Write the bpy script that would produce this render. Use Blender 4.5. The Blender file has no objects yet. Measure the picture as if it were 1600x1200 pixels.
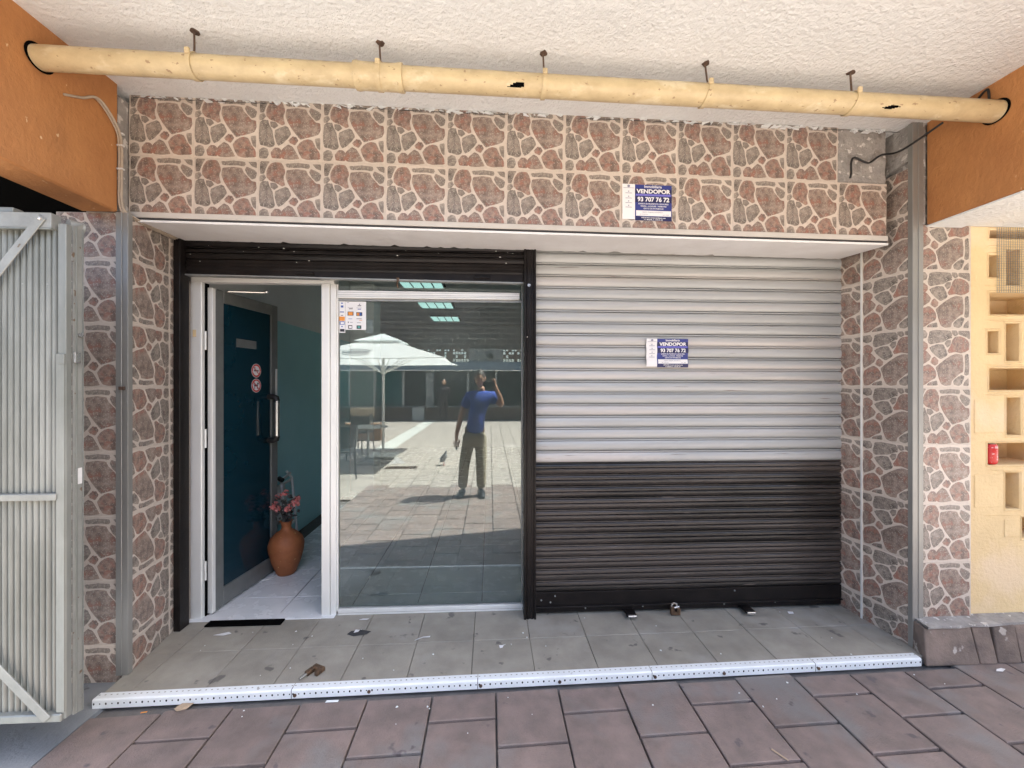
import bpy, bmesh, math, random
from mathutils import Vector, Matrix
random.seed(7)
S = bpy.context.scene
COL = S.collection
R = math.radians

# ------------------------------------------------------------------ camera, sky, sun, exposure
cam = bpy.data.cameras.new('camera'); camo = bpy.data.objects.new('camera', cam); COL.objects.link(camo)
camo.location = (0, 0, 1.5); camo.rotation_euler = (R(90), 0, R(-3.0))
cam.sensor_width = 36; cam.lens = 36 * 650 / 1600; cam.clip_start = 0.02; cam.clip_end = 600
S.camera = camo
SUN = Vector((1.0, -0.22, 1.74)).normalized()
W = bpy.data.worlds.new('World'); S.world = W; W.use_nodes = True
wn = W.node_tree; sky = wn.nodes.new('ShaderNodeTexSky'); sky.sky_type = 'NISHITA'; sky.sun_disc = False
sky.sun_elevation = math.asin(SUN.z); sky.sun_rotation = math.atan2(SUN.x, SUN.y); sky.altitude = 50; sky.dust_density = 3.0; sky.ozone_density = .4; sky.air_density = .9
wn.links.new(sky.outputs[0], wn.nodes['Background'].inputs[0]); wn.nodes['Background'].inputs[1].default_value = 0.095
sl = bpy.data.lights.new('sun', 'SUN'); sl.energy = 4.2; sl.angle = R(0.53); sl.color = (1, 0.965, 0.91)
so = bpy.data.objects.new('sun', sl); COL.objects.link(so); so.location = (6, -2, 12)
so.rotation_euler = SUN.to_track_quat('Z', 'Y').to_euler()
S.view_settings.view_transform = 'Standard'; S.view_settings.look = 'None'
S.view_settings.exposure = 2.92; S.view_settings.gamma = 1; S.view_settings.use_curve_mapping = False
S.cycles.max_bounces = 12; S.cycles.diffuse_bounces = 7; S.cycles.glossy_bounces = 5
S.cycles.transparent_max_bounces = 12; S.cycles.caustics_reflective = False; S.cycles.caustics_refractive = False
S.cycles.use_denoising = True; S.cycles.sample_clamp_indirect = 6

# ------------------------------------------------------------------ materials
def mat(name, c1, c2=None, sc=6, rough=.7, bump=0, bsc=40, metal=0, world=True, det=6, spots=None, spsc=30, spth=.68,
        stretch=(1, 1, 1), rand=0, spec=.5, bdist=.01, c3=None, sc3=1.5, th3=.55, coat=0, emis=None, es=0):
    m = bpy.data.materials.new(name); m.use_nodes = True; n = m.node_tree.nodes; l = m.node_tree.links
    b = n['Principled BSDF']; b.inputs['Roughness'].default_value = rough; b.inputs['Metallic'].default_value = metal
    b.inputs['Specular IOR Level'].default_value = spec; b.inputs['Coat Weight'].default_value = coat
    b.inputs['Base Color'].default_value = (*c1, 1)
    if emis: b.inputs['Emission Color'].default_value = (*emis, 1); b.inputs['Emission Strength'].default_value = es
    if world: src = n.new('ShaderNodeNewGeometry').outputs['Position']
    else: src = n.new('ShaderNodeTexCoord').outputs['Object']
    mp = n.new('ShaderNodeMapping'); mp.inputs['Scale'].default_value = stretch; l.new(src, mp.inputs[0]); v = mp.outputs[0]
    def noise(s, d=det, ro=.6):
        t = n.new('ShaderNodeTexNoise'); t.inputs['Scale'].default_value = s; t.inputs['Detail'].default_value = d
        t.inputs['Roughness'].default_value = ro; l.new(v, t.inputs['Vector']); return t.outputs['Fac']
    def ramp(f, a, b_):
        r = n.new('ShaderNodeMapRange'); r.inputs[1].default_value = a; r.inputs[2].default_value = b_; l.new(f, r.inputs[0]); return r.outputs[0]
    def mix(f, a, b_, mode='MIX'):
        x = n.new('ShaderNodeMix'); x.data_type = 'RGBA'; x.blend_type = mode
        if isinstance(f, float): x.inputs[0].default_value = f
        else: l.new(f, x.inputs[0])
        for i, q in ((6, a), (7, b_)):
            if isinstance(q, tuple): x.inputs[i].default_value = (*q, 1)
            else: l.new(q, x.inputs[i])
        return x.outputs[2]
    cur = None
    if c2: cur = mix(ramp(noise(sc), .32, .68), c1, c2)
    if c3: cur = mix(ramp(noise(sc3, 4), th3, th3 + .12), cur or c1, c3)
    if spots: cur = mix(ramp(noise(spsc, 3, .5), spth, spth + .04), cur or c1, spots)
    if rand:
        oi = n.new('ShaderNodeObjectInfo'); mr = n.new('ShaderNodeMapRange'); mr.inputs[3].default_value = 1 - rand; mr.inputs[4].default_value = 1 + rand
        l.new(oi.outputs['Random'], mr.inputs[0]); hs = n.new('ShaderNodeHueSaturation'); l.new(mr.outputs[0], hs.inputs['Value'])
        if cur: l.new(cur, hs.inputs['Color'])
        else: hs.inputs['Color'].default_value = (*c1, 1)
        cur = hs.outputs[0]
    if cur: l.new(cur, b.inputs['Base Color'])
    if c2:
        rr = n.new('ShaderNodeMapRange'); rr.inputs[3].default_value = max(.02, rough - .1); rr.inputs[4].default_value = min(1, rough + .12)
        l.new(noise(sc * 1.7, 3), rr.inputs[0]); l.new(rr.outputs[0], b.inputs['Roughness'])
    if bump:
        bn = n.new('ShaderNodeBump'); bn.inputs['Strength'].default_value = bump; bn.inputs['Distance'].default_value = bdist
        l.new(noise(bsc, 5, .65), bn.inputs['Height']); l.new(bn.outputs[0], b.inputs['Normal'])
    return m
M = {}
M['grout'] = mat('tile_cream', (.63, .55, .47), (.53, .46, .39), 60, .33, .06, 200, world=False, rand=.07)
SP = dict(rough=.33, bump=.15, bsc=160, world=False, det=10, spots=(.40, .36, .31), spsc=150, rand=.09)
M['st_red'] = mat('tile_stone_red', (.40, .275, .215), (.115, .082, .070), 30, spth=.60, c3=(.31, .155, .115), sc3=26, th3=.50, **SP)
M['st_grey'] = mat('tile_stone_grey', (.355, .30, .25), (.10, .083, .072), 30, spth=.58, c3=(.26, .17, .14), sc3=20, th3=.60, **SP)
M['st_mix'] = mat('tile_stone_mixed', (.375, .285, .23), (.105, .08, .068), 26, spth=.585, c3=(.31, .145, .105), sc3=13, th3=.55, **SP)
M['plaster'] = mat('white_plaster', (.82, .845, .835), (.77, .79, .78), 3, .9, .8, 42, spots=(.55, .52, .48), spsc=14, spth=.74, bdist=.02, c3=(.75, .765, .75), sc3=1.1)
M['soffit'] = mat('white_soffit', (.78, .78, .77), (.70, .69, .67), 5, .8, .25, 30)
M['orange'] = mat('orange_render', (.48, .215, .072), (.38, .158, .052), 5, .85, .6, 45, spots=(.68, .47, .27), spsc=26, spth=.715, c3=(.40, .175, .060), sc3=3.0, th3=.54, stretch=(1, 1, .7))
M['pipe'] = mat('cream_pipe', (.62, .50, .29), (.48, .375, .215), 11, .38, .15, 60, spots=(.34, .23, .13), spsc=34, spth=.66, c3=(.68, .58, .38), sc3=7, stretch=(1, 1.6, 1.6))
def topdirt(m, col, a=.35, b_=.95):
    n = m.node_tree.nodes; l = m.node_tree.links; b = n['Principled BSDF']; src = b.inputs['Base Color'].links[0].from_socket
    g = n.new('ShaderNodeNewGeometry'); sx = n.new('ShaderNodeSeparateXYZ'); l.new(g.outputs['Normal'], sx.inputs[0]); mr = n.new('ShaderNodeMapRange'); mr.inputs[1].default_value = a; mr.inputs[2].default_value = b_; l.new(sx.outputs[2], mr.inputs[0])
    nz = n.new('ShaderNodeTexNoise'); nz.inputs['Scale'].default_value = 22; nz.inputs['Detail'].default_value = 7; l.new(g.outputs['Position'], nz.inputs['Vector']); r2 = n.new('ShaderNodeMapRange'); r2.inputs[1].default_value = .35; r2.inputs[2].default_value = .6; l.new(nz.outputs['Fac'], r2.inputs[0])
    mu = n.new('ShaderNodeMath'); mu.operation = 'MULTIPLY'; l.new(mr.outputs[0], mu.inputs[0]); l.new(r2.outputs[0], mu.inputs[1])
    x = n.new('ShaderNodeMix'); x.data_type = 'RGBA'; l.new(mu.outputs[0], x.inputs[0]); l.new(src, x.inputs[6]); x.inputs[7].default_value = (*col, 1); l.new(x.outputs[2], b.inputs['Base Color'])
topdirt(M['pipe'], (.16, .12, .085))
M['rust'] = mat('rusty_steel', (.13, .075, .045), (.05, .035, .03), 60, .8, .4, 100)
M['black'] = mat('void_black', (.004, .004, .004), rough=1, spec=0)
M['btrim'] = mat('beige_trim', (.58, .545, .49), (.50, .47, .42), 6, .45, .1, 80)
M['idk'] = mat('dark_gap', (.05, .05, .05), rough=.9)
M['pjoint'] = mat('pavement_joint', (.17, .16, .15), (.115, .11, .105), 9, .9, .4, 80)
M['alu'] = mat('aluminium', (.86, .86, .82), (.78, .78, .74), 7, .38, .05, 120, metal=.25, stretch=(1, 1, .3))
M['alu_dk'] = mat('grey_aluminium', (.33, .34, .33), (.25, .26, .255), 8, .42, .05, 120, metal=.45)
M['doorframe'] = mat('door_frame_grey', (.20, .21, .20), (.15, .155, .15), 8, .4, metal=.3)
M['trim'] = mat('corner_trim', (.33, .325, .30), (.26, .255, .235), 5, .4, .05, 100, metal=.35, stretch=(1, 1, .25), spots=(.6, .6, .55), spsc=30, spth=.76)
M['slat'] = mat('galvanised_slat', (.46, .47, .46), (.37, .38, .37), 5, .45, .1, 40, metal=.18, stretch=(.18, 1, 5), spots=(.17, .14, .12), spsc=16, spth=.685, c3=(.50, .48, .455), sc3=2.4, th3=.5)
M['bslat'] = mat('black_painted_slat', (.010, .009, .008), (.032, .027, .024), 5, .30, .1, 60, stretch=(.22, 1, 4), spots=(.12, .10, .09), spsc=20, spth=.69, c3=(.060, .050, .044), sc3=1.6, th3=.46)
M['bpaint'] = mat('black_paint', (.006, .005, .005), (.014, .011, .010), 9, .35, .12, 50, spec=.25, spots=(.09, .08, .07), spsc=90, spth=.74)
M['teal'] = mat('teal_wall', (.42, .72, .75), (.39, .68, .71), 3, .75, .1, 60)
M['iwhite'] = mat('interior_white', (.78, .79, .77), (.72, .73, .71), 3, .8, .05, 50)
M['iceil'] = mat('interior_ceiling', (.60, .61, .59), (.54, .55, .53), 3, .85)
M['ipale'] = mat('interior_pale', (.66, .68, .67), (.6, .62, .61), 3, .8)
M['dpanel'] = mat('dark_teal_door_panel', (.004, .026, .040), (.003, .021, .033), 3, .08, spec=.5)
M['ifloor'] = mat('white_floor_tile', (.78, .79, .80), (.68, .70, .71), 5, .25, .03, 60, rand=.04, spots=(.34, .35, .36), spsc=9, spth=.72)
M['sill'] = mat('beige_stone_tile', (.37, .345, .29), (.265, .245, .205), 5.5, .55, .25, 120, rand=.05, det=9, spots=(.15, .14, .125), spsc=9, spth=.655, c3=(.37, .35, .31), sc3=2.2)
M['joint'] = mat('dark_joint', (.13, .12, .11), (.09, .085, .08), 20, .9)
M['slab'] = mat('red_paving', (.245, .188, .165), (.160, .127, .112), 9, .75, .8, 130, rand=.09, det=10, spots=(.12, .10, .10), spsc=10, spth=.675, c3=(.205, .19, .178), sc3=2.2, th3=.52, bdist=.005)
M['slab_sunlit'] = mat('plaza_paving', (.36, .325, .285), (.29, .26, .23), 3.2, .8, .3, 90, spots=(.24, .21, .19), spsc=6, spth=.66, c3=(.41, .37, .335), sc3=.8)  # same paving as the red slabs, with the sunlit beige put into its colour
M['pale'] = mat('pale_paving', (.52, .53, .49), (.44, .45, .42), 6, .8, .2, 60)
M['concrete'] = mat('grey_concrete', (.225, .24, .25), (.17, .18, .19), 4, .8, .4, 70, spots=(.11, .11, .115), spsc=8, spth=.66)
M['cpatch'] = mat('bare_cement', (.40, .375, .345), (.27, .255, .235), 14, .95, 1.0, 35, spots=(.60, .57, .53), spsc=24, spth=.60, c3=(.24, .215, .19), sc3=9, bdist=.012)
M['galv'] = mat('galvanised_gate', (.30, .31, .285), (.18, .19, .17), 6, .42, .1, 60, metal=.3, stretch=(1, 1, .3), spots=(.34, .31, .26), spsc=30, spth=.72)
M['gatebar'] = mat('dull_gate_steel', (.34, .345, .315), (.24, .245, .225), 9, .5, .2, 60, metal=.4, spots=(.17, .12, .08), spsc=30, spth=.68)
M['strip'] = mat('white_perforated_metal', (.84, .87, .87), (.76, .79, .79), 7, .4, .05, 60, metal=0, spots=(.35, .33, .3), spsc=25, spth=.74)
M['yellow'] = mat('cream_yellow_render', (.76, .58, .32), (.69, .52, .285), 5, .9, 1.0, 45, c3=(.76, .59, .38), sc3=2, bdist=.006)
M['kerb'] = mat('brown_stone_kerb', (.23, .17, .135), (.11, .085, .07), 8, .8, .5, 60, spots=(.42, .37, .32), spsc=12, spth=.64, rand=.1)
M['paper'] = mat('white_paper', (.80, .80, .80), rough=.7)
M['blue'] = mat('poster_blue', (.035, .05, .25), (.028, .04, .20), 20, .5)
M['navy'] = mat('poster_navy', (.014, .017, .085), rough=.5)
M['lilac'] = mat('poster_lilac', (.17, .16, .56), rough=.5)
M['ink'] = mat('grey_ink', (.25, .25, .33), rough=.6)
M['dink'] = mat('black_ink', (.03, .03, .04), rough=.6)
M['cardr'] = mat('print_red_orange', (.75, .16, .03), (.8, .45, .08), 300, .5)
M['cardb'] = mat('print_blue', (.05, .12, .40), rough=.5)
M['cardg'] = mat('print_green', (.10, .35, .32), rough=.5)
M['terra'] = mat('terracotta', (.37, .125, .045), (.29, .095, .032), 20, .6, .2, 90, spots=(.72, .52, .2), spsc=42, spth=.70, world=False)
M['flower'] = mat('coral_petals', (.62, .13, .12), (.75, .33, .30), 60, .7)
M['leaf'] = mat('dark_leaves', (.03, .045, .04), (.05, .035, .03), 40, .6)
M['white'] = mat('white_metal', (.7, .7, .68), (.6, .6, .58), 20, .4)
M['brass'] = mat('aged_brass', (.17, .10, .055), (.07, .045, .03), 50, .5, .3, 150, metal=.4)
M['chrome'] = mat('steel', (.62, .62, .60), rough=.25, metal=.9)
M['cable'] = mat('black_cable', (.012, .012, .012), rough=.5)
M['wcable'] = mat('painted_cable', (.45, .37, .28), (.36, .30, .23), 30, .6)
M['red'] = mat('red_can', (.62, .03, .025), (.5, .02, .02), 30, .3, spots=(.8, .5, .5), spsc=60, spth=.62)
M['skin'] = mat('skin', (.50, .28, .19), (.44, .24, .16), 20, .55)
M['hair'] = mat('hair', (.045, .035, .03), rough=.6)
M['polo'] = mat('blue_polo', (.04, .09, .42), (.025, .06, .30), 14, .85, .3, 40)
M['khaki'] = mat('khaki_cloth', (.40, .35, .255), (.31, .27, .19), 14, .9, .4, 30)
M['shoe'] = mat('black_leather', (.02, .02, .022), rough=.35)
M['belt'] = mat('brown_leather', (.16, .09, .05), rough=.6)
M['canvas'] = mat('white_canvas', (.80, .83, .84), (.74, .77, .78), 6, .85, .2, 40)
def translucent(m, f):
    n = m.node_tree.nodes; l = m.node_tree.links; b = n['Principled BSDF']; t = n.new('ShaderNodeBsdfTranslucent'); t.inputs[0].default_value = (.85, .88, .88, 1)
    x = n.new('ShaderNodeMixShader'); x.inputs[0].default_value = f; l.new(b.outputs[0], x.inputs[1]); l.new(t.outputs[0], x.inputs[2]); l.new(x.outputs[0], n['Material Output'].inputs[0])
translucent(M['canvas'], .45)
M['wood'] = mat('brown_wood', (.22, .13, .07), (.15, .085, .05), 20, .7)
M['rattan'] = mat('dark_rattan', (.05, .045, .045), (.03, .027, .027), 60, .6, .4, 120)
M['cushion'] = mat('tan_cushion', (.42, .32, .22), (.35, .26, .18), 20, .9)
M['pigeon'] = mat('pigeon_grey', (.20, .21, .23), (.30, .31, .33), 30, .7)
M['pigeond'] = mat('pigeon_dark', (.05, .055, .06), (.03, .05, .045), 30, .6)
M['opp_base'] = mat('brown_wall_base', (.17, .12, .09), (.13, .09, .07), 5, .8)
M['opp_blue'] = mat('blue_grey_fascia', (.17, .22, .27), (.15, .20, .25), 4, .7)
M['opp_grey'] = mat('grey_render', (.24, .25, .245), (.20, .21, .205), 3, .85)
M['opp_teal'] = mat('teal_shop_glass', (.03, .10, .10), (.02, .075, .08), 1.2, .12)
M['opp_dark'] = mat('dark_shop_glass', (.025, .027, .027), (.045, .045, .04), 1.0, .12)
M['person2'] = mat('distant_clothes', (.04, .025, .028), rough=.8)
M['building'] = mat('apartment_render', (.50, .44, .38), (.44, .39, .33), 2, .9)
M['sleeve'] = mat('clear_plastic', (.42, .44, .44), rough=.3)
def brickmat():
    m = bpy.data.materials.new('lattice_brick_wall'); m.use_nodes = True; n = m.node_tree.nodes; l = m.node_tree.links
    g = n.new('ShaderNodeNewGeometry'); sx = n.new('ShaderNodeSeparateXYZ'); cx = n.new('ShaderNodeCombineXYZ')
    l.new(g.outputs['Position'], sx.inputs[0]); l.new(sx.outputs[0], cx.inputs[0]); l.new(sx.outputs[2], cx.inputs[1])
    b = n.new('ShaderNodeTexBrick'); l.new(cx.outputs[0], b.inputs['Vector'])
    b.inputs['Color1'].default_value = (.045, .035, .03, 1); b.inputs['Color2'].default_value = (.07, .055, .045, 1); b.inputs['Mortar'].default_value = (.19, .175, .155, 1)
    b.inputs['Scale'].default_value = 1; b.inputs['Brick Width'].default_value = .46; b.inputs['Row Height'].default_value = .23; b.inputs['Mortar Size'].default_value = .03
    p = n['Principled BSDF']; p.inputs['Roughness'].default_value = .9; l.new(b.outputs[0], p.inputs['Base Color'])
    bp = n.new('ShaderNodeBump'); bp.inputs['Strength'].default_value = .6; bp.inputs['Distance'].default_value = .03; bp.invert = True
    l.new(b.outputs['Fac'], bp.inputs['Height']); l.new(bp.outputs[0], p.inputs['Normal']); return m
M['brickwall'] = brickmat()
def glassmat(name, refl, tint):
    m = bpy.data.materials.new(name); m.use_nodes = True; n = m.node_tree.nodes; l = m.node_tree.links
    for x in list(n):
        if x.type != 'OUTPUT_MATERIAL': n.remove(x)
    t = n.new('ShaderNodeBsdfTransparent'); t.inputs[0].default_value = (*tint, 1)
    g = n.new('ShaderNodeBsdfGlossy'); g.inputs['Roughness'].default_value = 0.0; g.inputs[0].default_value = (.96, 1, .98, 1)
    f = n.new('ShaderNodeFresnel'); f.inputs[0].default_value = 1.5
    a = n.new('ShaderNodeMath'); a.operation = 'MULTIPLY_ADD'; a.inputs[1].default_value = 1.6; a.inputs[2].default_value = refl; a.use_clamp = True
    mx = n.new('ShaderNodeMixShader'); l.new(f.outputs[0], a.inputs[0]); l.new(a.outputs[0], mx.inputs[0]); l.new(t.outputs[0], mx.inputs[1]); l.new(g.outputs[0], mx.inputs[2])
    d = n.new('ShaderNodeBsdfDiffuse'); d.inputs[0].default_value = (.80, .84, .86, 1); tl = n.new('ShaderNodeBsdfTranslucent'); tl.inputs[0].default_value = (.8, .84, .86, 1); dm = n.new('ShaderNodeMixShader'); l.new(d.outputs[0], dm.inputs[1]); l.new(tl.outputs[0], dm.inputs[2])
    ge = n.new('ShaderNodeNewGeometry'); nz = n.new('ShaderNodeTexNoise'); nz.inputs['Scale'].default_value = 3.5; nz.inputs['Detail'].default_value = 6; l.new(ge.outputs['Position'], nz.inputs['Vector'])
    mr = n.new('ShaderNodeMapRange'); mr.inputs[1].default_value = .3; mr.inputs[2].default_value = .75; mr.inputs[3].default_value = .012; mr.inputs[4].default_value = .055; l.new(nz.outputs['Fac'], mr.inputs[0])
    m2 = n.new('ShaderNodeMixShader'); l.new(mr.outputs[0], m2.inputs[0]); l.new(mx.outputs[0], m2.inputs[1]); l.new(dm.outputs[0], m2.inputs[2])
    l.new(m2.outputs[0], n['Material Output'].inputs[0]); return m
M['glass'] = glassmat('shop_window_glass', .035, (.90, .95, .94))
M['lamp'] = mat('lamp_diffuser', (.5, .6, .6), emis=(.62, 1.0, .93), es=.13)

# ------------------------------------------------------------------ mesh helpers
class MB:
    def __init__(s): s.v = []; s.f = []; s.m = []
    def add(s, vs, fs, mi=0):
        o = len(s.v); s.v += [tuple(p) for p in vs]
        for f in fs: s.f.append([i + o for i in f]); s.m.append(mi)
        return s
    def box(s, x0, x1, y0, y1, z0, z1, mi=0):
        x0, x1 = sorted((x0, x1)); y0, y1 = sorted((y0, y1)); z0, z1 = sorted((z0, z1))
        return s.add([(x0, y0, z0), (x1, y0, z0), (x1, y1, z0), (x0, y1, z0), (x0, y0, z1), (x1, y0, z1), (x1, y1, z1), (x0, y1, z1)],
                     [(0, 3, 2, 1), (4, 5, 6, 7), (0, 1, 5, 4), (1, 2, 6, 5), (2, 3, 7, 6), (3, 0, 4, 7)], mi)
    def prism(s, a, b, mi=0):           # two matching loops
        n = len(a); return s.add(list(a) + list(b), [tuple(range(n))[::-1], tuple(range(n, 2 * n))] + [(i, (i + 1) % n, n + (i + 1) % n, n + i) for i in range(n)], mi)
    def tube(s, pts, r, n=10, mi=0, caps=True):
        pts = [Vector(p) for p in pts]; rs = r if isinstance(r, (list, tuple)) else [r] * len(pts); o = len(s.v); up = None
        for i, p in enumerate(pts):
            d = (pts[min(i + 1, len(pts) - 1)] - pts[max(i - 1, 0)]).normalized()
            if up is None: up = d.orthogonal().normalized()
            up = (up - d * up.dot(d)).normalized(); sd = d.cross(up)
            for k in range(n):
                a = 2 * math.pi * k / n; s.v.append(tuple(p + (up * math.cos(a) + sd * math.sin(a)) * rs[i]))
        for i in range(len(pts) - 1):
            for k in range(n):
                s.f.append([o + i * n + k, o + i * n + (k + 1) % n, o + (i + 1) * n + (k + 1) % n, o + (i + 1) * n + k]); s.m.append(mi)
        if caps:
            s.f.append([o + k for k in range(n)][::-1]); s.m.append(mi); q = o + (len(pts) - 1) * n; s.f.append([q + k for k in range(n)]); s.m.append(mi)
        return s
    def lathe(s, prof, c=(0, 0, 0), n=24, mi=0):
        o = len(s.v)
        for (r, z) in prof:
            for k in range(n):
                a = 2 * math.pi * k / n; s.v.append((c[0] + r * math.cos(a), c[1] + r * math.sin(a), c[2] + z))
        for i in range(len(prof) - 1):
            for k in range(n):
                s.f.append([o + i * n + k, o + i * n + (k + 1) % n, o + (i + 1) * n + (k + 1) % n, o + (i + 1) * n + k]); s.m.append(mi)
        s.f.append([o + k for k in range(n)][::-1]); s.m.append(mi); q = o + (len(prof) - 1) * n; s.f.append([q + k for k in range(n)]); s.m.append(mi)
        return s
    def ball(s, c, r, mi=0, n=10, m=6, sc=(1, 1, 1)):
        prof = []
        o = len(s.v)
        for i in range(m + 1):
            t = math.pi * (i + .02) / (m + .04)
            for k in range(n):
                a = 2 * math.pi * k / n
                s.v.append((c[0] + sc[0] * r * math.sin(t) * math.cos(a), c[1] + sc[1] * r * math.sin(t) * math.sin(a), c[2] - sc[2] * r * math.cos(t)))
        for i in range(m):
            for k in range(n): s.f.append([o + i * n + k, o + i * n + (k + 1) % n, o + (i + 1) * n + (k + 1) % n, o + (i + 1) * n + k]); s.m.append(mi)
        return s
    def mesh(s, name, mats, org=(0, 0, 0), bevel=0, smooth=False, segs=1):
        me = bpy.data.meshes.new(name); me.from_pydata([(a - org[0], b - org[1], c - org[2]) for a, b, c in s.v], [], s.f)
        if not isinstance(mats, (list, tuple)): mats = [mats]
        for q in mats: me.materials.append(M[q] if isinstance(q, str) else q)
        for p, i in zip(me.polygons, s.m): p.material_index = i
        bm = bmesh.new(); bm.from_mesh(me); bmesh.ops.recalc_face_normals(bm, faces=bm.faces)
        if bevel:
            es = [e for e in bm.edges if len(e.link_faces) == 2 and e.calc_face_angle(0) > .6]
            bmesh.ops.bevel(bm, geom=es, offset=bevel, segments=segs, affect='EDGES', profile=.5, clamp_overlap=True)
        bm.to_mesh(me); bm.free()
        if smooth:
            me.shade_smooth()
            if smooth != 'all':
                try: me.set_sharp_from_angle(angle=R(40))
                except Exception: pass
        me.update(); return me
    def build(s, name, mats, parent=None, **k):
        tags = {q: k.pop(q) for q in ('label', 'cat', 'group', 'kind') if q in k}
        org = k.pop('org', None)
        po = Vector((0, 0, 0)); q = parent
        while q: po += q.location; q = q.parent
        if parent is None and org is None and s.v:
            xs, ys, zs = zip(*s.v); org = ((min(xs) + max(xs)) / 2, (min(ys) + max(ys)) / 2, min(zs))
        wo = Vector(org) if (org is not None) else po
        o = bpy.data.objects.new(name, s.mesh(name, mats, tuple(wo), **k)); COL.objects.link(o)
        o.parent = parent; o.location = wo - po; tag(o, **tags); return o
def tag(o, label=None, cat=None, group=None, kind=None):
    if label: o['label'] = label
    if cat: o['category'] = cat
    if group: o['group'] = group
    if kind: o['kind'] = kind
    return o
def thing(name, label, cat, loc=(0, 0, 0), group=None, kind=None):
    o = bpy.data.objects.new(name, None); COL.objects.link(o); o.location = loc; o.empty_display_size = .1
    return tag(o, label, cat, group, kind)
def link(name, me, parent, loc, rot=(0, 0, 0)):      # loc in world; parent not rotated
    o = bpy.data.objects.new(name, me); COL.objects.link(o); o.parent = parent
    po = Vector((0, 0, 0)); q = parent
    while q: po += q.location; q = q.parent
    o.location = Vector(loc) - po; o.rotation_euler = rot; return o
def textmb(txt, size, x, z, fn, mi=0, mb=None, align='CENTER', sx=1.0, bold=0.0, cut=0):
    cu = bpy.data.curves.new('t', 'FONT'); cu.body = txt; cu.size = size; cu.align_x = align; cu.offset = bold; cu.resolution_u = 3
    ob = bpy.data.objects.new('t', cu); COL.objects.link(ob); dg = bpy.context.evaluated_depsgraph_get()
    me = bpy.data.meshes.new_from_object(ob.evaluated_get(dg)); mb = mb or MB()
    if cut:
        bm = bmesh.new(); bm.from_mesh(me); bmesh.ops.triangulate(bm, faces=bm.faces[:]); ys = [v.co.y for v in bm.verts]; y = min(ys) + cut
        while y < max(ys):
            bmesh.ops.bisect_plane(bm, geom=bm.verts[:] + bm.edges[:] + bm.faces[:], plane_co=(0, y, 0), plane_no=(0, 1, 0)); y += cut
        bm.to_mesh(me); bm.free()
    mb.add([fn(x + v.co.x * sx, z + v.co.y) for v in me.vertices], [tuple(p.vertices) for p in me.polygons], mi)
    bpy.data.objects.remove(ob); bpy.data.curves.remove(cu); bpy.data.meshes.remove(me); return mb

# ------------------------------------------------------------------ setting: ground, rooms, ceiling
PZ = -.04
SK = lambda x: .033 * x
MB().box(-60, 60, -70, 30, PZ - .3, PZ - .022).build('ground', 'pjoint', kind='structure', label='dark bedding ground under the paving', cat='ground')
MB().box(-6, -1.845, .2, 2.6, PZ - .021, PZ + .001).build('concrete_ground', 'concrete', kind='structure', label='grey concrete ground left of the red paving, under the gate', cat='ground')
pav = thing('pavement', 'reddish square paving slabs laid in staggered columns before the shop', 'pavement', (0, 0, PZ), kind='structure')
def slab_mb(w, l, h=.02, c=.004, mb=None, ox=0, oy=0, oz=0, top=0.0, jit=0):
    mb = mb or MB(); j = lambda: random.uniform(-jit, jit)
    A = [(ox, oy), (ox + w, oy + SK(w)), (ox + w, oy + l + SK(w)), (ox, oy + l)]
    In = [(ox + c, oy + c), (ox + w - c, oy + c), (ox + w - c, oy + l - c), (ox + c, oy + l - c)]
    vs = [(x, y, oz - h) for x, y in A] + [(x, y, oz - c * .7) for x, y in A] + [(x, y + SK(x - ox), oz + top) for x, y in In]
    return mb.add(vs, [(0, 1, 5, 4), (1, 2, 6, 5), (2, 3, 7, 6), (3, 0, 4, 7), (4, 5, 9, 8), (5, 6, 10, 9), (6, 7, 11, 10), (7, 4, 8, 11), (8, 9, 10, 11)])
slab_me = slab_mb(.304, .308).mesh('slab', 'slab')
far = MB(); n = 0
PX = .3125; PY = .322
for k in range(-30, 34):
    x = -1.53 + PX * k
    off = 1.770 if k % 2 else 1.925
    j = 5
    while True:
        y = off + PY * (j - 3) + SK(x)     # near edge of the slab
        j -= 1
        if y < -11.9: break
        if y > 2.25 or (y > 2.06 + .019 * x and x < 2.3): continue
        if x < -1.86 and y > -.3: continue
        near = (-1.9 < x < 4.0 and y > -.95)
        if near and n < 290:
            n += 1
            if y + .3 > 2.09 + .019 * x and x < 2.36:
                L = 2.075 + .019 * x - y - SK(0)
                if L < .03: continue
                link('slab', slab_mb(.304, min(.308, L)).mesh('slab', 'slab'), pav, (x, y, PZ))
            else:
                link('slab', slab_me, pav, (x + random.uniform(-.001, .001), y, PZ + random.uniform(-.0012, .0012)), (random.uniform(-.003, .003), random.uniform(-.003, .003), random.uniform(-.003, .003)))
        elif y <= -.6 or not near:
            slab_mb(.304, .311, mb=far, ox=x, oy=y, oz=PZ + random.uniform(-.001, .001))
plaza = far.build('plaza_paving', 'slab_sunlit', kind='stuff', label='plaza paving of many slabs behind the photographer, coloured in a sunlit tone', cat='paving')
MB().box(-2.72, -2.28, -12.1, -4.3, PZ - .01, PZ + .004).build('pale_path', 'pale', kind='structure', label='pale straight paving band running across the sunlit plaza', cat='path')
MB().add([(x, y, PZ - .012) for x, y in ((-60, -12.2), (60, -12.2), (60, -11.9), (-60, -11.9))], [(0, 1, 2, 3)]).build('plaza_edge', 'concrete', kind='structure', label='concrete edge of the plaza at the opposite building', cat='ground')
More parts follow.
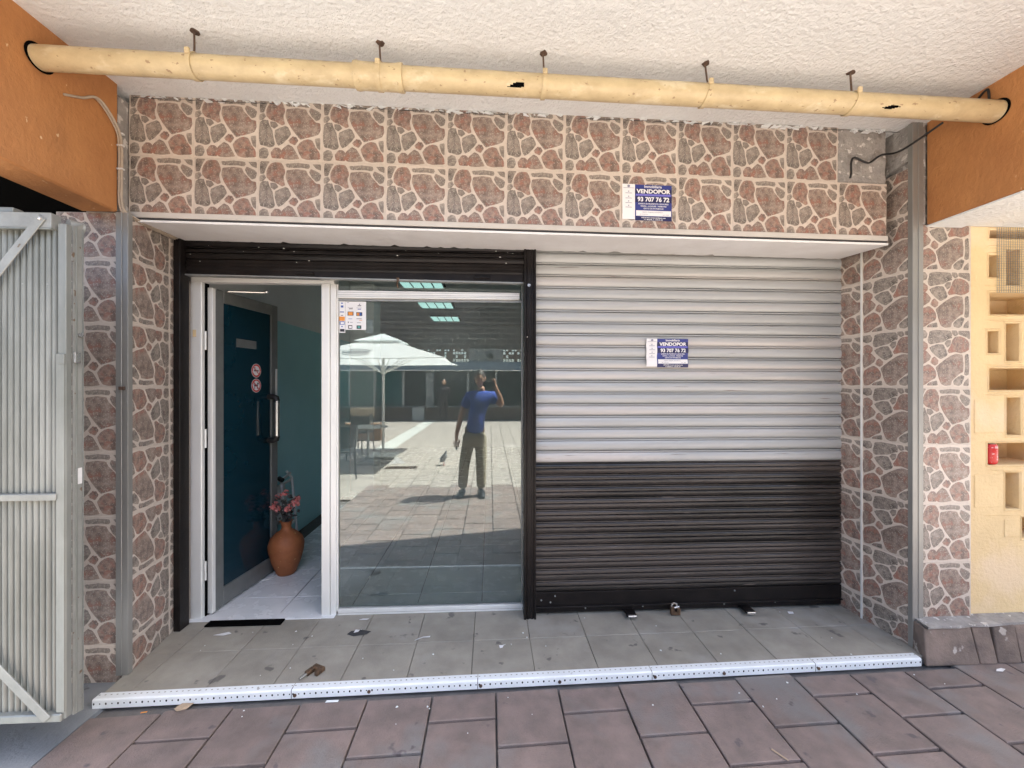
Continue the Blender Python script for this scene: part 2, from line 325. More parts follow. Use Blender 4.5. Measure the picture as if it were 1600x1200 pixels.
# wide low-detail plaza beyond the slabs
for a in ((-60, -10.95, -12, 8), (9.1, 60, -12, 8)):
    MB().box(a[0], a[1], a[2], a[3], PZ - .02, PZ - .002).build('plaza_ground', 'slab_sunlit', kind='structure', label='plaza paving stretching away to the side of the shop', cat='ground')

# shop step (sill) of beige tiles
step = thing('shop_step', 'low step of beige stone tiles in front of the shop', 'step', (0, 2.3, 0), kind='structure')
MB().prism([(-1.87, 2.09, PZ), (2.40, 2.165, PZ), (2.40, 2.80, PZ), (-2.02, 2.80, PZ)], [(-1.87, 2.09, -.012), (2.40, 2.165, -.012), (2.40, 2.80, -.012), (-2.02, 2.80, -.012)]).build('bedding', 'joint', step)
sx = [-2.02, -1.755, -1.40, -1.082, -.757, -.425, -.097, .233, .57, .893, 1.226, 1.56, 1.898, 2.22, 2.42]
for i in range(len(sx) - 1):
    a, b = sx[i] + .0015, sx[i + 1] - .0015
    ym = 2.43 + .014 * (sx[i] + 1)
    fr = lambda x: 2.098 + .0178 * (x + 1.87)
    jl = lambda x, y: max(x, -1.872 - .16 * max(0, y - 2.25)); 
    for y0, y1 in ((None, ym - .0015), (ym + .0015, 2.785)):
        A = [(jl(a, y0 or fr(a)), y0 or fr(a)), (b, y0 or fr(b)), (b, y1), (jl(a, y1), y1)]
        dz = random.uniform(-.0006, .0006)
        MB().prism([(x, y, -.012) for x, y in A], [(x, y, dz) for x, y in A]).build('tile', 'sill', step, bevel=.0015, org=(a, y1 - .2, 0))

# front walls beside/behind (structure) : masonry cores
cw = MB()
cw.box(-2.215, -1.93, 2.262, 2.78, PZ, 2.384); cw.box(-2.085, -1.93, 2.2625, 2.78, 2.3845, 3.0)             # left pillar core
cw.box(2.425, 2.755, 2.262, 2.80, PZ, 3.02)             # right pillar core
cw.box(-1.93, 2.30, 2.335, 2.62, 2.385, 3.02)           # header core
cw.box(-1.93, 2.9, 2.66, 2.95, 2.402, 3.02)
cw.box(2.755, 2.775, 2.40, 2.8, PZ, 3.0)
cw.box(2.37, 2.425, 2.71, 2.80, PZ, 3.02)
cw.box(-2.2, -1.985, 2.78, 2.9, PZ, 3.0)
cw.box(-1.99, -1.93, 2.80, 2.9, PZ, 3.0)
cw.box(-1.93, -1.0, 2.80, 2.84, 2.21, 2.45)
cw.box(.29, 3.2, 2.84, 2.95, PZ, 2.4)
cw.build('wall_core', 'cpatch', kind='structure', label='cement wall behind the stone patterned tiles', cat='wall')
# interior
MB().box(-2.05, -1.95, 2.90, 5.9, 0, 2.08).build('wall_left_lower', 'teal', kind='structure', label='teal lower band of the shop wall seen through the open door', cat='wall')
MB().box(-2.05, -1.952, 2.90, 5.9, 2.08, 2.9).build('wall_left_upper', 'iwhite', kind='structure', label='white upper band of the shop wall above the teal', cat='wall')
MB().box(-1.95, -1.62, 5.9, 6.25, 0, 2.9).build('interior_column', 'iwhite', label='pale square column inside the shop at the end of the teal wall', cat='column', bevel=.01)
MB().box(-3.8, -3.7, 6.2, 9.9, 0, 2.9).box(1.05, 1.15, 2.96, 9.9, 0, 2.9).box(-3.8, 1.8, 9.9, 10, -.05, 2.9).box(-3.8, -2.05, 6.1, 6.2, 0, 2.9).build('wall_back', 'ipale', kind='structure', label='pale back walls of the shop interior, the unseen right one moved in for brightness', cat='wall')  # unseen right wall set closer and kept pale to brighten the room
MB().box(-3.8, 3.3, 2.95, 11.1, 2.9, 3.0).build('interior_ceiling', 'iceil', kind='structure', label='grey ceiling inside the shop', cat='ceiling')
fl = thing('floor', 'white tiled floor inside the shop', 'floor', (0, 5, 0), kind='structure')
MB().box(-3.8, 3.2, 2.80, 11, -.05, -.006).build('bedding', 'joint', fl)
fm = MB().box(0, .432, 0, .432, -.006, 0).mesh('tile', 'ifloor', bevel=.0015)
fx = -1.808 - .4385 * 4
for i in range(16):
    for j in range(18):
        x = fx + .4385 * i; y = 2.575 + .4385 * j + (0)
        if y < 2.80:
            if -2.3 < x < .2:
                MB().box(x, x + .432, 2.80, y + .432, -.0065, 0).build('tile', 'ifloor', fl)
            continue
        if x < -2.1 and y < 5.6: continue
        link('tile', fm, fl, (x, y, random.uniform(-.0004, .0004)))
MB().box(-1.93, -1.0, 2.72, 2.80, -.012, .004).build('threshold', 'ifloor', kind='structure', label='pale threshold under the open door', cat='threshold', bevel=.002)

# main ceiling (slab underside) : slopes down slightly to the right
CZ = lambda x: 3.017 - .012 * x
edge = [(-9, 1.25), (-1.9, 1.25), (.0, 1.22), (.31, 1.17), (2.12, .74), (2.8, .62), (9, .62)]
cm = MB(); a = [(x, y, CZ(x)) for x, y in edge] + [(9, 2.67, CZ(9)), (-9, 2.67, CZ(-9))]; b = [(x, y, 3.45) for x, y in edge] + [(9, 2.67, 3.45), (-9, 2.67, 3.45)]
cm.prism(a, b).build('ceiling', 'plaster', kind='structure', label='rough white plaster ceiling of the arcade above the pipe', cat='ceiling')
ub = MB(); a = [(x, y, 3.451) for x, y in edge] + [(9, 9, 3.451), (-9, 9, 3.451)]; ub.prism(a, [(x, y, 11) for x, y, z in a])
ub.build('upper_floors', 'building', kind='structure', label='rendered upper floors of the building above the arcade', cat='building')
MB().box(-9, -3.9, 2.7, 9, 3.0, 3.45).box(-9, -3.8, 3.1, 11.1, -.04, 3.0).box(3.3, 9, 2.9, 11.1, -.04, 3.45).build('side_building', 'ipale', kind='structure', label='dark rooms of the neighbouring units', cat='building')
MB().box(-6, -2.22, 2.7, 2.8, PZ, 3.0).build('left_bay_dark', 'black', kind='structure', label='black sheet standing for the unlit depth behind the metal gate', cat='wall')  # black box, its colour stands for the unlit depth of the bay
# loose plaster crumbs line at the top of the tiles
cb = MB()
for i in range(150):
    x = random.uniform(-1.9, 2.3); s = random.uniform(.006, .02); z = CZ(x) - s * .3
    P0 = [(x + random.uniform(-1, 1) * s * 2, 2.318 - random.uniform(.002, .01), z + random.uniform(-1.2, .4) * s) for _ in range(4)]
    c = (x, 2.33, z); P0.sort(key=lambda p: math.atan2(p[2] - z, p[0] - x))
    cb.add(P0 + [(p[0], 2.335, p[2]) for p in P0], [(0, 1, 2, 3)] + [(i, (i + 1) % 4, 4 + (i + 1) % 4, 4 + i) for i in range(4)])
cb.build('plaster_crumbs', 'plaster', kind='stuff', label='ragged white plaster edge along the top of the tiled header', cat='plaster')

ck = MB(); rng = random.Random(12); x = -1.9
while x < 2.28:
    l = rng.uniform(.03, .28)
    if rng.random() < .72:
        n = max(2, int(l / .02)); top = [(x + l * i / n, 2.3165, CZ(x) - .012 - rng.uniform(0, .004)) for i in range(n + 1)]; bot = [(p[0], 2.3165, p[2] - rng.uniform(.001, .0055)) for p in top]
        ck.add(top + bot, [(i, i + 1, n + 2 + i, n + 1 + i) for i in range(n)])
    x += l + rng.uniform(0, .05)
ck.build('ceiling_crack', 'idk', kind='stuff', label='broken dark crack line between the ceiling and the tiled header', cat='crack')
# orange beams
def beam(x0, x1, z0, x_out, label):
    t = thing('orange_beam', label, 'beam', (x0, 2.2, z0), group='orange beams on both sides of the shop')
    mb = MB()
    ys = [2.249, 1.9, 1.5, 1.1, .95 if x0 > 0 else 1.26]
    mb.box(min(x0, x1), max(x0, x1), ys[0], ys[-1], z0, 3.06)
    mb.build('beam_body', 'orange', t, bevel=.008)
    return t
bl = beam(-1.915, -2.09, 2.385, 0, 'orange rendered beam above the corrugated metal gate')
br = beam(2.485, 2.70, 2.405, 0, 'orange rendered beam above the yellow block wall')
# flat black discs painting the dark gap where the pipe enters the beams
for t, x, z, s, yc in ((bl, -1.9135, 2.885, 1, 1.87), (br, 2.4835, 2.839, -1, 1.918)):
    mb = MB(); N = 24
    A = [(x + s * .0025, yc + .061 * math.cos(2 * math.pi * k / N), z + .056 * math.sin(2 * math.pi * k / N)) for k in range(N)]
    mb.add(A, [tuple(range(N))]); mb.build('pipe_hole', 'black', t)
MB().box(2.701, 6, .9, 2.262, 2.412, 3.04).build('low_ceiling', 'plaster', kind='structure', label='lower white ceiling over the yellow block wall', cat='ceiling')
MB().box(2.486, 2.7005, .955, 2.249, 2.397, 2.4045).build('white_underside', 'plaster', br)

# ------------------------------------------------------------------ stone patterned tiles
T = .3315
def sm(p):
    q = []
    for i in range(len(p)):
        a, b = p[i], p[(i + 1) % len(p)]
        q += [(a[0] * .88 + b[0] * .12, a[1] * .88 + b[1] * .12), (a[0] * .12 + b[0] * .88, a[1] * .12 + b[1] * .88)]
    cx = sum(x for x, y in q) / len(q); cy = sum(y for x, y in q) / len(q); e = 13
    return [(x + e * (x - cx) / max(1, math.hypot(x - cx, y - cy)), y + e * (y - cy) / max(1, math.hypot(x - cx, y - cy))) for x, y in q]
RAW = [
 (1, [(90,130),(240,130),(180,215),(150,330),(90,330)]), (1, [(90,385),(150,360),(175,410),(130,460),(85,465)]),
 (0, [(330,140),(430,145),(465,200),(485,260),(490,310),(465,390),(480,450),(495,520),(450,545),(400,510),(350,480),(260,450),(205,400),(200,300),(230,220),(270,165)]),
 (1, [(520,150),(700,140),(890,145),(905,190),(880,225),(760,200),(540,215)]), (1, [(970,150),(1095,150),(1095,240),(1040,215)]),
 (1, [(940,235),(1060,290),(1095,330),(1080,420),(1020,435),(960,370),(915,290)]),
 (2, [(540,270),(700,250),(850,265),(880,340),(960,430),(1010,480),(1080,490),(1095,600),(1060,680),(960,720),(850,750),(765,780),(700,700),(620,590),(560,490),(520,390),(530,330)]),
 (1, [(90,520),(140,480),(220,480),(240,560),(285,650),(300,750),(330,880),(310,920),(250,940),(170,910),(100,900),(80,800),(85,650)]),
 (1, [(265,500),(340,510),(385,560),(320,605),(275,570)]),
 (1, [(345,650),(440,600),(510,570),(550,590),(600,700),(540,780),(470,860),(400,905),(370,850),(345,750)]),
 (0, [(640,750),(690,760),(720,810),(670,885),(600,850),(575,815)]),
 (0, [(830,805),(900,790),(960,810),(1000,900),(1080,1010),(1095,1120),(900,1135),(800,1110),(750,1020),(715,930),(760,860)]),
 (1, [(1010,780),(1095,760),(1095,960),(1050,920)]), (2, [(560,895),(630,930),(700,1050),(740,1125),(620,1140),(480,1135),(440,1060),(470,980)]),
 (0, [(280,1040),(340,960),(400,960),(440,1000),(445,1130),(300,1125)]), (1, [(90,1000),(150,965),(210,985),(230,1060),(200,1135),(90,1135)])]
STONES = [(c, [((x - 55) / 1075 * T, T - (y - 95) / 1075 * T) for x, y in sm(p)]) for c, p in RAW]
def clip(p, ax, lim, sgn):
    out = []
    for i in range(len(p)):
        a, b = p[i - 1], p[i]; da, db = (a[ax] - lim) * sgn, (b[ax] - lim) * sgn
        if (da >= 0) != (db >= 0):
            t = da / (da - db); out.append((a[0] + (b[0] - a[0]) * t, a[1] + (b[1] - a[1]) * t))
        if db >= 0: out.append(b)
    return out
_tc = {}
def tile_mesh(u0=0., u1=1., v0=0., v1=1., rot=0):
    """tile in local x (right), z (up), facing -y, origin at its own lower-left corner; u,v crop the printed pattern"""
    key = (round(u0, 3), round(u1, 3), round(v0, 3), round(v1, 3), rot)
    if key in _tc: return _tc[key]
    g = .0011; mb = MB(); mb.box(u0 * T + g, u1 * T - g, 0, .004, v0 * T + g, v1 * T - g, 0); mb.box(u0 * T + .0001, u1 * T - .0001, .0016, .009, v0 * T + .0001, v1 * T - .0001, 0)
    for c, p in STONES:
        if rot == 90: q = [(z, T - x) for x, z in p]       # clockwise quarter turn
        elif rot == 180: q = [(T - x, T - z) for x, z in p]
        else: q = p
        for ax, lim, sg in ((0, u0 * T + g + .001, 1), (0, u1 * T - g - .001, -1), (1, v0 * T + g + .001, 1), (1, v1 * T - g - .001, -1)):
            if len(q) >= 3: q = clip(q, ax, lim, sg)
        if len(q) < 3: continue
        cx = sum(a for a, _ in q) / len(q); cz = sum(b for _, b in q) / len(q)
        k = .985; n = len(q)
        mb.add([(a, -.0001, b) for a, b in q] + [(cx + (a - cx) * k, -.0011, cz + (b - cz) * k) for a, b in q], [tuple(range(n, 2 * n))] + [(i, (i + 1) % n, n + (i + 1) % n, n + i) for i in range(n)], 1 + c)
    me = mb.mesh('tile', ['grout', 'st_red', 'st_grey', 'st_mix']); _tc[key] = me; return me
jz = lambda: random.uniform(-.0006, .0006)
# header
HS = -.012
hd = thing('tiled_header', 'header wall over the shop faced with two rows of stone patterned tiles', 'wall', (0, 2.33, 2.37))
hx = [-1.925, -1.592, -1.257, -.917, -.576, -.244, .086, .415, .74, 1.065, 1.388, 1.706, 2.021, 2.319]
hz = lambda x: 2.712 + HS * (x + 1) 
for i in range(13):
    w = hx[i + 1] - hx[i]; x = hx[i]
    for row in (0, 1):
        if row == 1 and i == 12: continue
        u1 = min(1, w / T); me = tile_mesh(0, 1 if i < 12 else w / T, *((.055, 1) if row == 0 else (0, .985)))
        z = hz(x) - (T if row == 0 else 0)
        o = link('tile', me, hd, (x, 2.321 + jz(), z), (0, math.atan(-HS), 0)); o.scale = ((w / T) if i < 12 else 1, 1, 1)
mb = MB()
for a, b in ((-1.925, 2.323),):
    zz = lambda x: 2.394 + HS * (x + 1) + .012
    mb.prism([(a, 2.312, zz(a)), (b, 2.312, zz(b)), (b, 2.332, zz(b)), (a, 2.332, zz(a))][::-1], [(a, 2.312, zz(a) - .029), (b, 2.312, zz(b) - .029), (b, 2.332, zz(b) - .029), (a, 2.332, zz(a) - .029)][::-1])
mb.build('edge_trim', 'btrim', hd, bevel=.002)
mb = MB(); a, b = -1.924, 2.3215
mb.prism([(a, 2.318, zz(a) - .0295), (b, 2.318, zz(b) - .0295), (b, 2.332, zz(b) - .0295), (a, 2.332, zz(a) - .0295)][::-1], [(a, 2.318, zz(a) - .037), (b, 2.318, zz(b) - .037), (b, 2.332, zz(b) - .037), (a, 2.332, zz(a) - .037)][::-1]).build('trim_shadow_line', 'idk', hd)  # dark strip painting the shadow gap below the trim
# soffit with ragged plaster edge
sf = MB(); pts = []; X0, X1 = -1.93, 2.325
N = 150; rng = random.Random(4); back = []
for i in range(N + 1):
    x = X0 + (X1 - X0) * i / N; back.append(2.668 - abs(rng.gauss(0, .006)) - (.028 if rng.random() < .05 else 0))
for i in range(N):
    xa, xb = X0 + (X1 - X0) * i / N, X0 + (X1 - X0) * (i + 1) / N; za, zb = 2.352 + HS * (xa + 1), 2.352 + HS * (xb + 1)
    sf.add([(xa, 2.3145, za), (xb, 2.3145, zb), (xb, back[i + 1], zb + .022), (xa, back[i], za + .022), (xa, 2.3145, za + .012), (xb, 2.3145, zb + .012), (xb, back[i + 1], zb + .034), (xa, back[i], za + .034)],
           [(0, 1, 2, 3), (4, 5, 6, 7), (0, 1, 5, 4), (2, 3, 7, 6)])
sf.build('soffit', 'soffit', hd)
MB().box(2.30, 2.322, 2.333, 2.665, 2.36, 3.0).build('end_face', 'cpatch', hd)
cp = MB(); rng = random.Random(2); G = 14
vs = []; 
for j in range(G + 1):
    for i in range(G + 1):
        x = 2.023 + .298 * i / G; z = 2.682 + .335 * j / G + HS * (x - 2.02); vs.append((x, 2.329 + rng.uniform(-.004, .003), z))
fs = [(j * (G + 1) + i, j * (G + 1) + i + 1, (j + 1) * (G + 1) + i + 1, (j + 1) * (G + 1) + i) for j in range(G) for i in range(G)]
cp.add(vs, fs).build('bare_cement_patch', 'cpatch', hd, smooth='all', label='bare grey cement where a tile is missing')

# pillars
ZJ = [.152 + .3325 * k for k in range(-1, 9)]
lp = thing('tiled_pillar', 'left tiled pillar between the metal gate and the open door', 'pillar', (-2.0, 2.26, PZ), group='tiled pillars of the shop front')
rp = thing('tiled_pillar', 'right tiled pillar between the roller shutter and the yellow wall', 'pillar', (2.55, 2.26, PZ), group='tiled pillars of the shop front')
def column(parent, org, rotz, u0, u1, z0, z1, rotf, off=0):
    """tiles stacked along z, pattern cropped to u0..u1; org = world xy of pattern u=0"""
    for k, zj in enumerate(ZJ):
        a, b = max(zj, z0), min(zj + .3325, z1)
        if b - a < .01: continue
        me = tile_mesh(u0, u1, (a - zj) / .3325, (b - zj) / .3325, rotf(zj))
        o = link('tile', me, parent, (org[0], org[1], zj), (0, 0, rotz)); o.scale = (1, 1, .3325 / T)
column(lp, (-2.222, 2.2515), 0, 0, .985, PZ, 2.384, lambda z: 0)
column(rp, (2.430, 2.2515), 0, .03, 1, .16, 2.41, lambda z: 90 if z > 1.4 else 0)
# left jamb: runs from front (-1.872,2.25) to back (-1.93,2.64), facing +x
ja = math.atan2(.39, -.055)
column(lp, (-1.8695, 2.262), ja, 0, 1, 0, 2.375, lambda z: 180)
dx, dy = math.cos(ja) * .3325, math.sin(ja) * .3325
column(lp, (-1.8695 + dx, 2.262 + dy), ja, 0, .22, 0, 2.375, lambda z: 180)
# right jamb: from back (2.34,2.70) to front (2.40,2.21), facing -x
jb = math.atan2(-.45, .040); ux, uy = math.cos(jb), math.sin(jb)
fx0, fy0 = 2.4025, 2.245                      # front end
bx, by = fx0 - ux * .298, fy0 - uy * .298     # joint between the columns
column(rp, (bx - 0 * ux, by), jb, 0, .895, 0, 2.74, lambda z: 90)
column(rp, (bx - ux * .3325, by - uy * .3325), jb, .52, 1, 0, 2.39, lambda z: 0)
MB().prism([(bx + .003, by, 2.73), (fx0 + .003, fy0 + .006, 2.79), (fx0 + .003, fy0 + .006, 3.0), (bx + .003, by, 3.0)], [(bx + .03, by, 2.73), (fx0 + .03, fy0 + .006, 2.79), (fx0 + .03, fy0 + .006, 3.0), (bx + .03, by, 3.0)]).build('bare_cement', 'cpatch', rp)
# strip joint trim on right jamb
MB().prism([(bx - .006, by - .004, 0), (bx - .006, by + .006, 0), (bx + .004, by + .006, 0), (bx + .004, by - .004, 0)][::-1], [(bx - .006, by - .004, 2.39), (bx - .006, by + .006, 2.39), (bx + .004, by + .006, 2.39), (bx + .004, by - .004, 2.39)][::-1]).build('joint_strip', 'alu', rp)
def angle_trim(parent, xs, y, z0, z1, wy, side):
    mb = MB(); x0, x1 = xs
    mb.box(x0, x1, y - .009, y - .002, z0, z1)
    if side > 0: mb.box(x1 - .003, x1 + .0045, y - .0089, y + wy, z0 + .0005, z1 - .0005)
    else: mb.box(x0 - .0045, x0 + .003, y - .0089, y + wy, z0 + .0005, z1 - .0005)
    # raised rib
    mb.box(x0 + (x1 - x0) * .46, x0 + (x1 - x0) * .56, y - .0125, y - .0088, z0, z1)
    return mb.build('corner_trim', 'trim', parent, bevel=.0012)
angle_trim(lp, (-1.922, -1.866), 2.25, 0, 2.384, .02, 1)
angle_trim(rp, (2.402, 2.462), 2.25, 0, 3.0, .02, -1)
mb = MB().box(-1.896, -1.872, 2.226, 2.2375, 1.47, 1.487, 0).build('screw_clip', 'rust', lp)
mb = MB().box(2.462, 2.478, 2.244, 2.256, 2.41, 2.99); mb.build('mortar_edge', 'cpatch', rp, bevel=.003)
MB().box(-1.99, -1.907, 2.765, 2.80, 0, 2.16).build('tile_backing', 'grout', lp)
for k, zj in enumerate(ZJ[1:-1]):
    z1 = min(zj + .3325, 2.16)
    if z1 - zj > .02 : link('tile', tile_mesh(.70, 1, 0, (z1 - zj) / .3325, 0), lp, (-1.908 - T, 2.752, zj))
link('tile', tile_mesh(.70, 1, .54, 1, 0), lp, (-1.908 - T, 2.752, ZJ[0]))

# ------------------------------------------------------------------ roller shutters
def slatmesh(x0, x1, prof, name, m, pitch):
    mb = MB(); a = [(x0, y, -v * pitch) for v, y in prof]; n = len(a)
    a2 = a + [(x0, y + .0025, z) for x0, y, z in a[::-1]]
    return mb.prism(a2, [(x1, y, z) for _, y, z in a2]).mesh(name, m, smooth=True)
pg = [(0, .014), (.045, .014), (.055, -.0075), (.145, -.0085), (.155, .014), (.20, .014), (.21, -.004), (.30, -.008), (.44, -.0108), (.62, -.0122), (.80, -.0105), (.92, -.0065), (.985, -.002), (1.0, .014)]
pb = [(0, .012), (.03, .012), (.045, -.007), (.12, -.008), (.135, .012), (.17, .012), (.19, -.006), (.34, -.0115), (.47, -.010), (.485, .006), (.535, .006), (.56, -.009), (.70, -.0125), (.86, -.009), (.975, -.003), (1.0, .012)]
PT = .0765
rs = thing('roller_shutter', 'closed roller shutter, silver slats above and black painted slats below', 'roller shutter', (1.3, 2.69, 0))
g_me = slatmesh(.293, 2.362, pg, 'slat', 'slat', PT); b_me = slatmesh(.293, 2.362, pb, 'slat', 'bslat', PT)
z = .99; k = 0
while z + PT * 19 > 0 and k < 19:
    o = link('slat', g_me, rs, (0, 2.692 + random.uniform(-.0015, .0015), .99 + PT * (k + 1)), (0, random.uniform(-.0004, .0012) + .0035 * (k / 19), 0)); k += 1
z = .99; k = 0
while z - PT > .10:
    o = link('slat', b_me, rs, (0, 2.692 + random.uniform(-.0012, .0012), z)); o['label'] = 'black painted slat' ; z -= PT; k += 1
MB().box(.293, 2.362, 2.680, 2.70, .055, z).box(.293, 2.362, 2.667, 2.702, .052, .060).build('bottom_bar', 'bpaint', rs, bevel=.002)
MB().box(.293, 2.362, 2.684, 2.698, .016, .0515).build('bottom_seal', 'bpaint', rs, bevel=.002)
for x, z_ in ((.33, .10), (.42, .125), (.39, .085), (.62, .04), (1.0, .042), (1.55, .042), (1.62, .13), (1.9, .045)):
    MB().ball((x, 2.679 if z_ > .06 else 2.683, z_), .006, n=8, m=4).build('rivet', 'alu_dk', rs)
for x in (.90, 1.68):
    t = MB().box(x - .032, x + .032, 2.60, 2.684, .018, .034).build('lock_lug', 'bpaint', rs, bevel=.004)
    MB().box(x - .026, x + .03, 2.592, 2.599, .014, .030).build('lock_key_plate', 'chrome', t, bevel=.003)
# guide posts
gp = thing('shutter_guide_post', 'black painted guide post between the shop window and the roller shutter', 'post', (.25, 2.66, 0))
MB().box(.2155, .229, 2.635, 2.72, 0, 2.40).box(.2795, .292, 2.635, 2.72, 0, 2.40).box(.229, .2795, 2.645, 2.72, 0, 2.40).build('channel', 'bpaint', gp, bevel=.002)
MB().box(.236, .246, 2.641, 2.646, 0, 2.40).box(.262, .272, 2.641, 2.646, 0, 2.40).build('rib', 'bpaint', gp, bevel=.001)
mb = MB(); mb.tube([(.247, 2.646, 2.13), (.247, 2.640, 2.13)], .010, 12); mb.build('lock_cap', 'chrome', gp); MB().ball((.236, 2.643, 1.80), .004, n=8, m=4).build('screw_head', 'chrome', gp)
gl = thing('shutter_guide_rail', 'narrow black guide rail beside the open door', 'rail', (-1.90, 2.64, 0))
MB().box(-1.914, -1.876, 2.62, 2.70, 0, 2.385).build('channel', 'bpaint', gl, bevel=.002)
# black rolled up shutter over window and door
rb = thing('raised_roller_shutter', 'raised black roller shutter hanging above the door and window', 'roller shutter', (-.8, 2.69, 2.2))
h_me = slatmesh(-1.8755, .2155, pb, 'slat', 'bpaint', .0765)
for zt, yy in ((2.424, 2.672), (2.3475, 2.674), (2.271 + .0, 2.677)):
    link('slat', h_me, rb, (0, yy, zt), (0, .0015, 0))
MB().prism([(-1.8755, 2.668, 2.272), (.2155, 2.668, 2.268), (.2155, 2.70, 2.268), (-1.8755, 2.70, 2.272)][::-1], [(-1.8755, 2.668, 2.176), (.2155, 2.668, 2.150), (.2155, 2.70, 2.150), (-1.8755, 2.70, 2.176)][::-1]).build('bottom_bar', 'bpaint', rb, bevel=.003)
MB().prism([(-1.8755, 2.660, 2.178), (.2155, 2.660, 2.152), (.2155, 2.705, 2.152), (-1.8755, 2.705, 2.178)][::-1], [(-1.8755, 2.660, 2.170), (.2155, 2.660, 2.144), (.2155, 2.705, 2.144), (-1.8755, 2.705, 2.170)][::-1]).build('bottom_lip', 'alu_dk', rb)
mb = MB(); mb.box(-.59, -.575, 2.655, 2.668, 2.15, 2.17).tube([(-.585, 2.66, 2.15), (-.585, 2.655, 2.125), (-.58, 2.66, 2.105)], .005, 8); mb.build('hook', 'brass', rb)
rng = random.Random(5)
for i in range(26):
    x = rng.uniform(-1.85, .18); zz = rng.uniform(2.17, 2.36); MB().ball((x, 2.6685 if zz < 2.265 else 2.660, zz), rng.uniform(.0015, .004), n=6, m=3, sc=(1.6, .3, .8)).build('paint_fleck', 'alu', rb)
MB().box(-1.21, -1.10, 2.654, 2.668, 2.185, 2.200).build('pull_handle', 'bpaint', rb, bevel=.003)
MB().box(-.10, .0, 2.654, 2.668, 2.172, 2.19).build('pull_handle', 'bpaint', rb, bevel=.003)

# ------------------------------------------------------------------ shop front frame, window and door
G = 2.78
sf = thing('shopfront_frame', 'aluminium frame of the shop window and door', 'shop front', (-.9, G, 0))
fr = MB()
fr.box(-1.906, -1.838, G - .03, G + .03, 0, 2.15)
fr.build('door_jamb', 'alu', sf, bevel=.003)
MB().box(-1.906, -1.010, G - .028, G + .03, 2.15, 2.205).build('door_head', 'alu', sf, bevel=.003)
MB().box(-1.906, -1.010, G - .036, G - .029, 2.193, 2.2045).build('head_lip', 'alu', sf)
MB().box(-1.836, -1.828, G + .0, G + .03, 0, 2.149).build('jamb_gasket', 'black', sf)
MB().box(-1.089, -1.037, G - .034, G + .03, 0, 2.149).build('mullion', 'alu', sf, bevel=.003)
MB().box(-1.035, -.997, G - .026, G + .03, 0, 2.149).build('mullion', 'alu', sf, bevel=.003)
MB().box(-.9965, -.988, G - .018, G + .02, .02, 2.149).build('glazing_bead', 'alu', sf, bevel=.001)
MB().box(-.9875, .2155, G - .026, G + .03, .012, .036).box(-.9875, .2155, G - .03, G - .0265, .0, .012).build('window_sill_rail', 'alu', sf, bevel=.002)
MB().prism([(-.9875, G - .03, 2.058), (.195, G - .03, 2.058), (.195, G + .03, 2.058), (-.9875, G + .03, 2.058)][::-1], [(-.9875, G - .03, 2.108), (.195, G - .03, 2.104), (.195, G + .03, 2.104), (-.9875, G + .03, 2.108)][::-1]).build('transom_rail', 'alu', sf, bevel=.002)
for zz in (2.068, 2.078, 2.094): MB().box(-.987, .1945, G - .0312, G - .0298, zz, zz + .0018).build('rail_groove', 'alu_dk', sf)
MB().box(-.9875, .205, G - .014, G + .02, 2.043, 2.057).build('glazing_strip', 'alu_dk', sf)
MB().box(.2085, .2150, G - .02, G + .02, .036, 2.30).build('side_bead', 'alu_dk', sf)
MB().box(-.988, .208, G - .003, G + .003, .036, 2.043).build('window_pane', 'glass', sf)
MB().box(-.988, .208, G - .003, G + .003, 2.109, 2.34).build('transom_pane', 'glass', sf)
MB().box(-.9879, .208, G - .012, G - .0045, .036, .043).build('glass_seal', 'alu_dk', sf)
# yellowish old sticker on jamb
MB().box(-1.89, -1.87, G - .0315, G - .030, 1.80, 1.845).build('old_sticker', 'yellow', sf)
# door, opened inward
HX, HY = -1.822, G + .045
DX, DY = -1.735, 3.455
dv = Vector((DX - HX, DY - HY, 0)); DL = dv.length; dv.normalize(); dn = Vector((dv.y, -dv.x, 0))   # dn faces +x (visible face)
def DP(t, n, z): p = Vector((HX, HY, 0)) + dv * t + dn * n; return (p.x, p.y, z)
def dbox(mb, t0, t1, n0, n1, z0, z1, mi=0):
    a = [DP(t0, n0, z0), DP(t1, n0, z0), DP(t1, n1, z0), DP(t0, n1, z0)]; b = [DP(t0, n0, z1), DP(t1, n0, z1), DP(t1, n1, z1), DP(t0, n1, z1)]
    return mb.prism(a, b, mi)
dr = thing('shop_door', 'dark teal glazed shop door standing open inward', 'door', (HX, HY, 0))
mb = MB(); dbox(mb, 0, .075, -.022, .022, .012, 2.125); dbox(mb, DL - .075, DL, -.022, .022, .012, 2.125); mb.build('stile', 'doorframe', dr, bevel=.002)
mb = MB(); dbox(mb, .0755, DL - .0755, -.022, .022, 2.045, 2.125); dbox(mb, .0755, DL - .0755, -.022, .022, .012, .135); mb.build('rail', 'doorframe', dr, bevel=.002)
mb = MB(); dbox(mb, .0755, DL - .0755, -.008, .012, .1355, 2.0445); mb.build('door_panel', 'dpanel', dr)
mb = MB(); dbox(mb, -.03, -.002, -.02, .03, .012, 2.125); mb.build('hinge_stile', 'alu', dr, bevel=.002)
for zz in (1.78, 1.15, .30):
    mb = MB(); mb.tube([(HX - .006, HY - .052, zz - .06), (HX - .006, HY - .052, zz + .06)], .0065, 10); mb.build('hinge', 'alu', dr)
mb = MB(); dbox(mb, DL - .028, DL - .006, .0225, .0245, 1.30, 1.62); dbox(mb, DL + .0005, DL + .002, -.012, .012, .9, 1.5); mb.build('lock_plate', 'alu', dr)
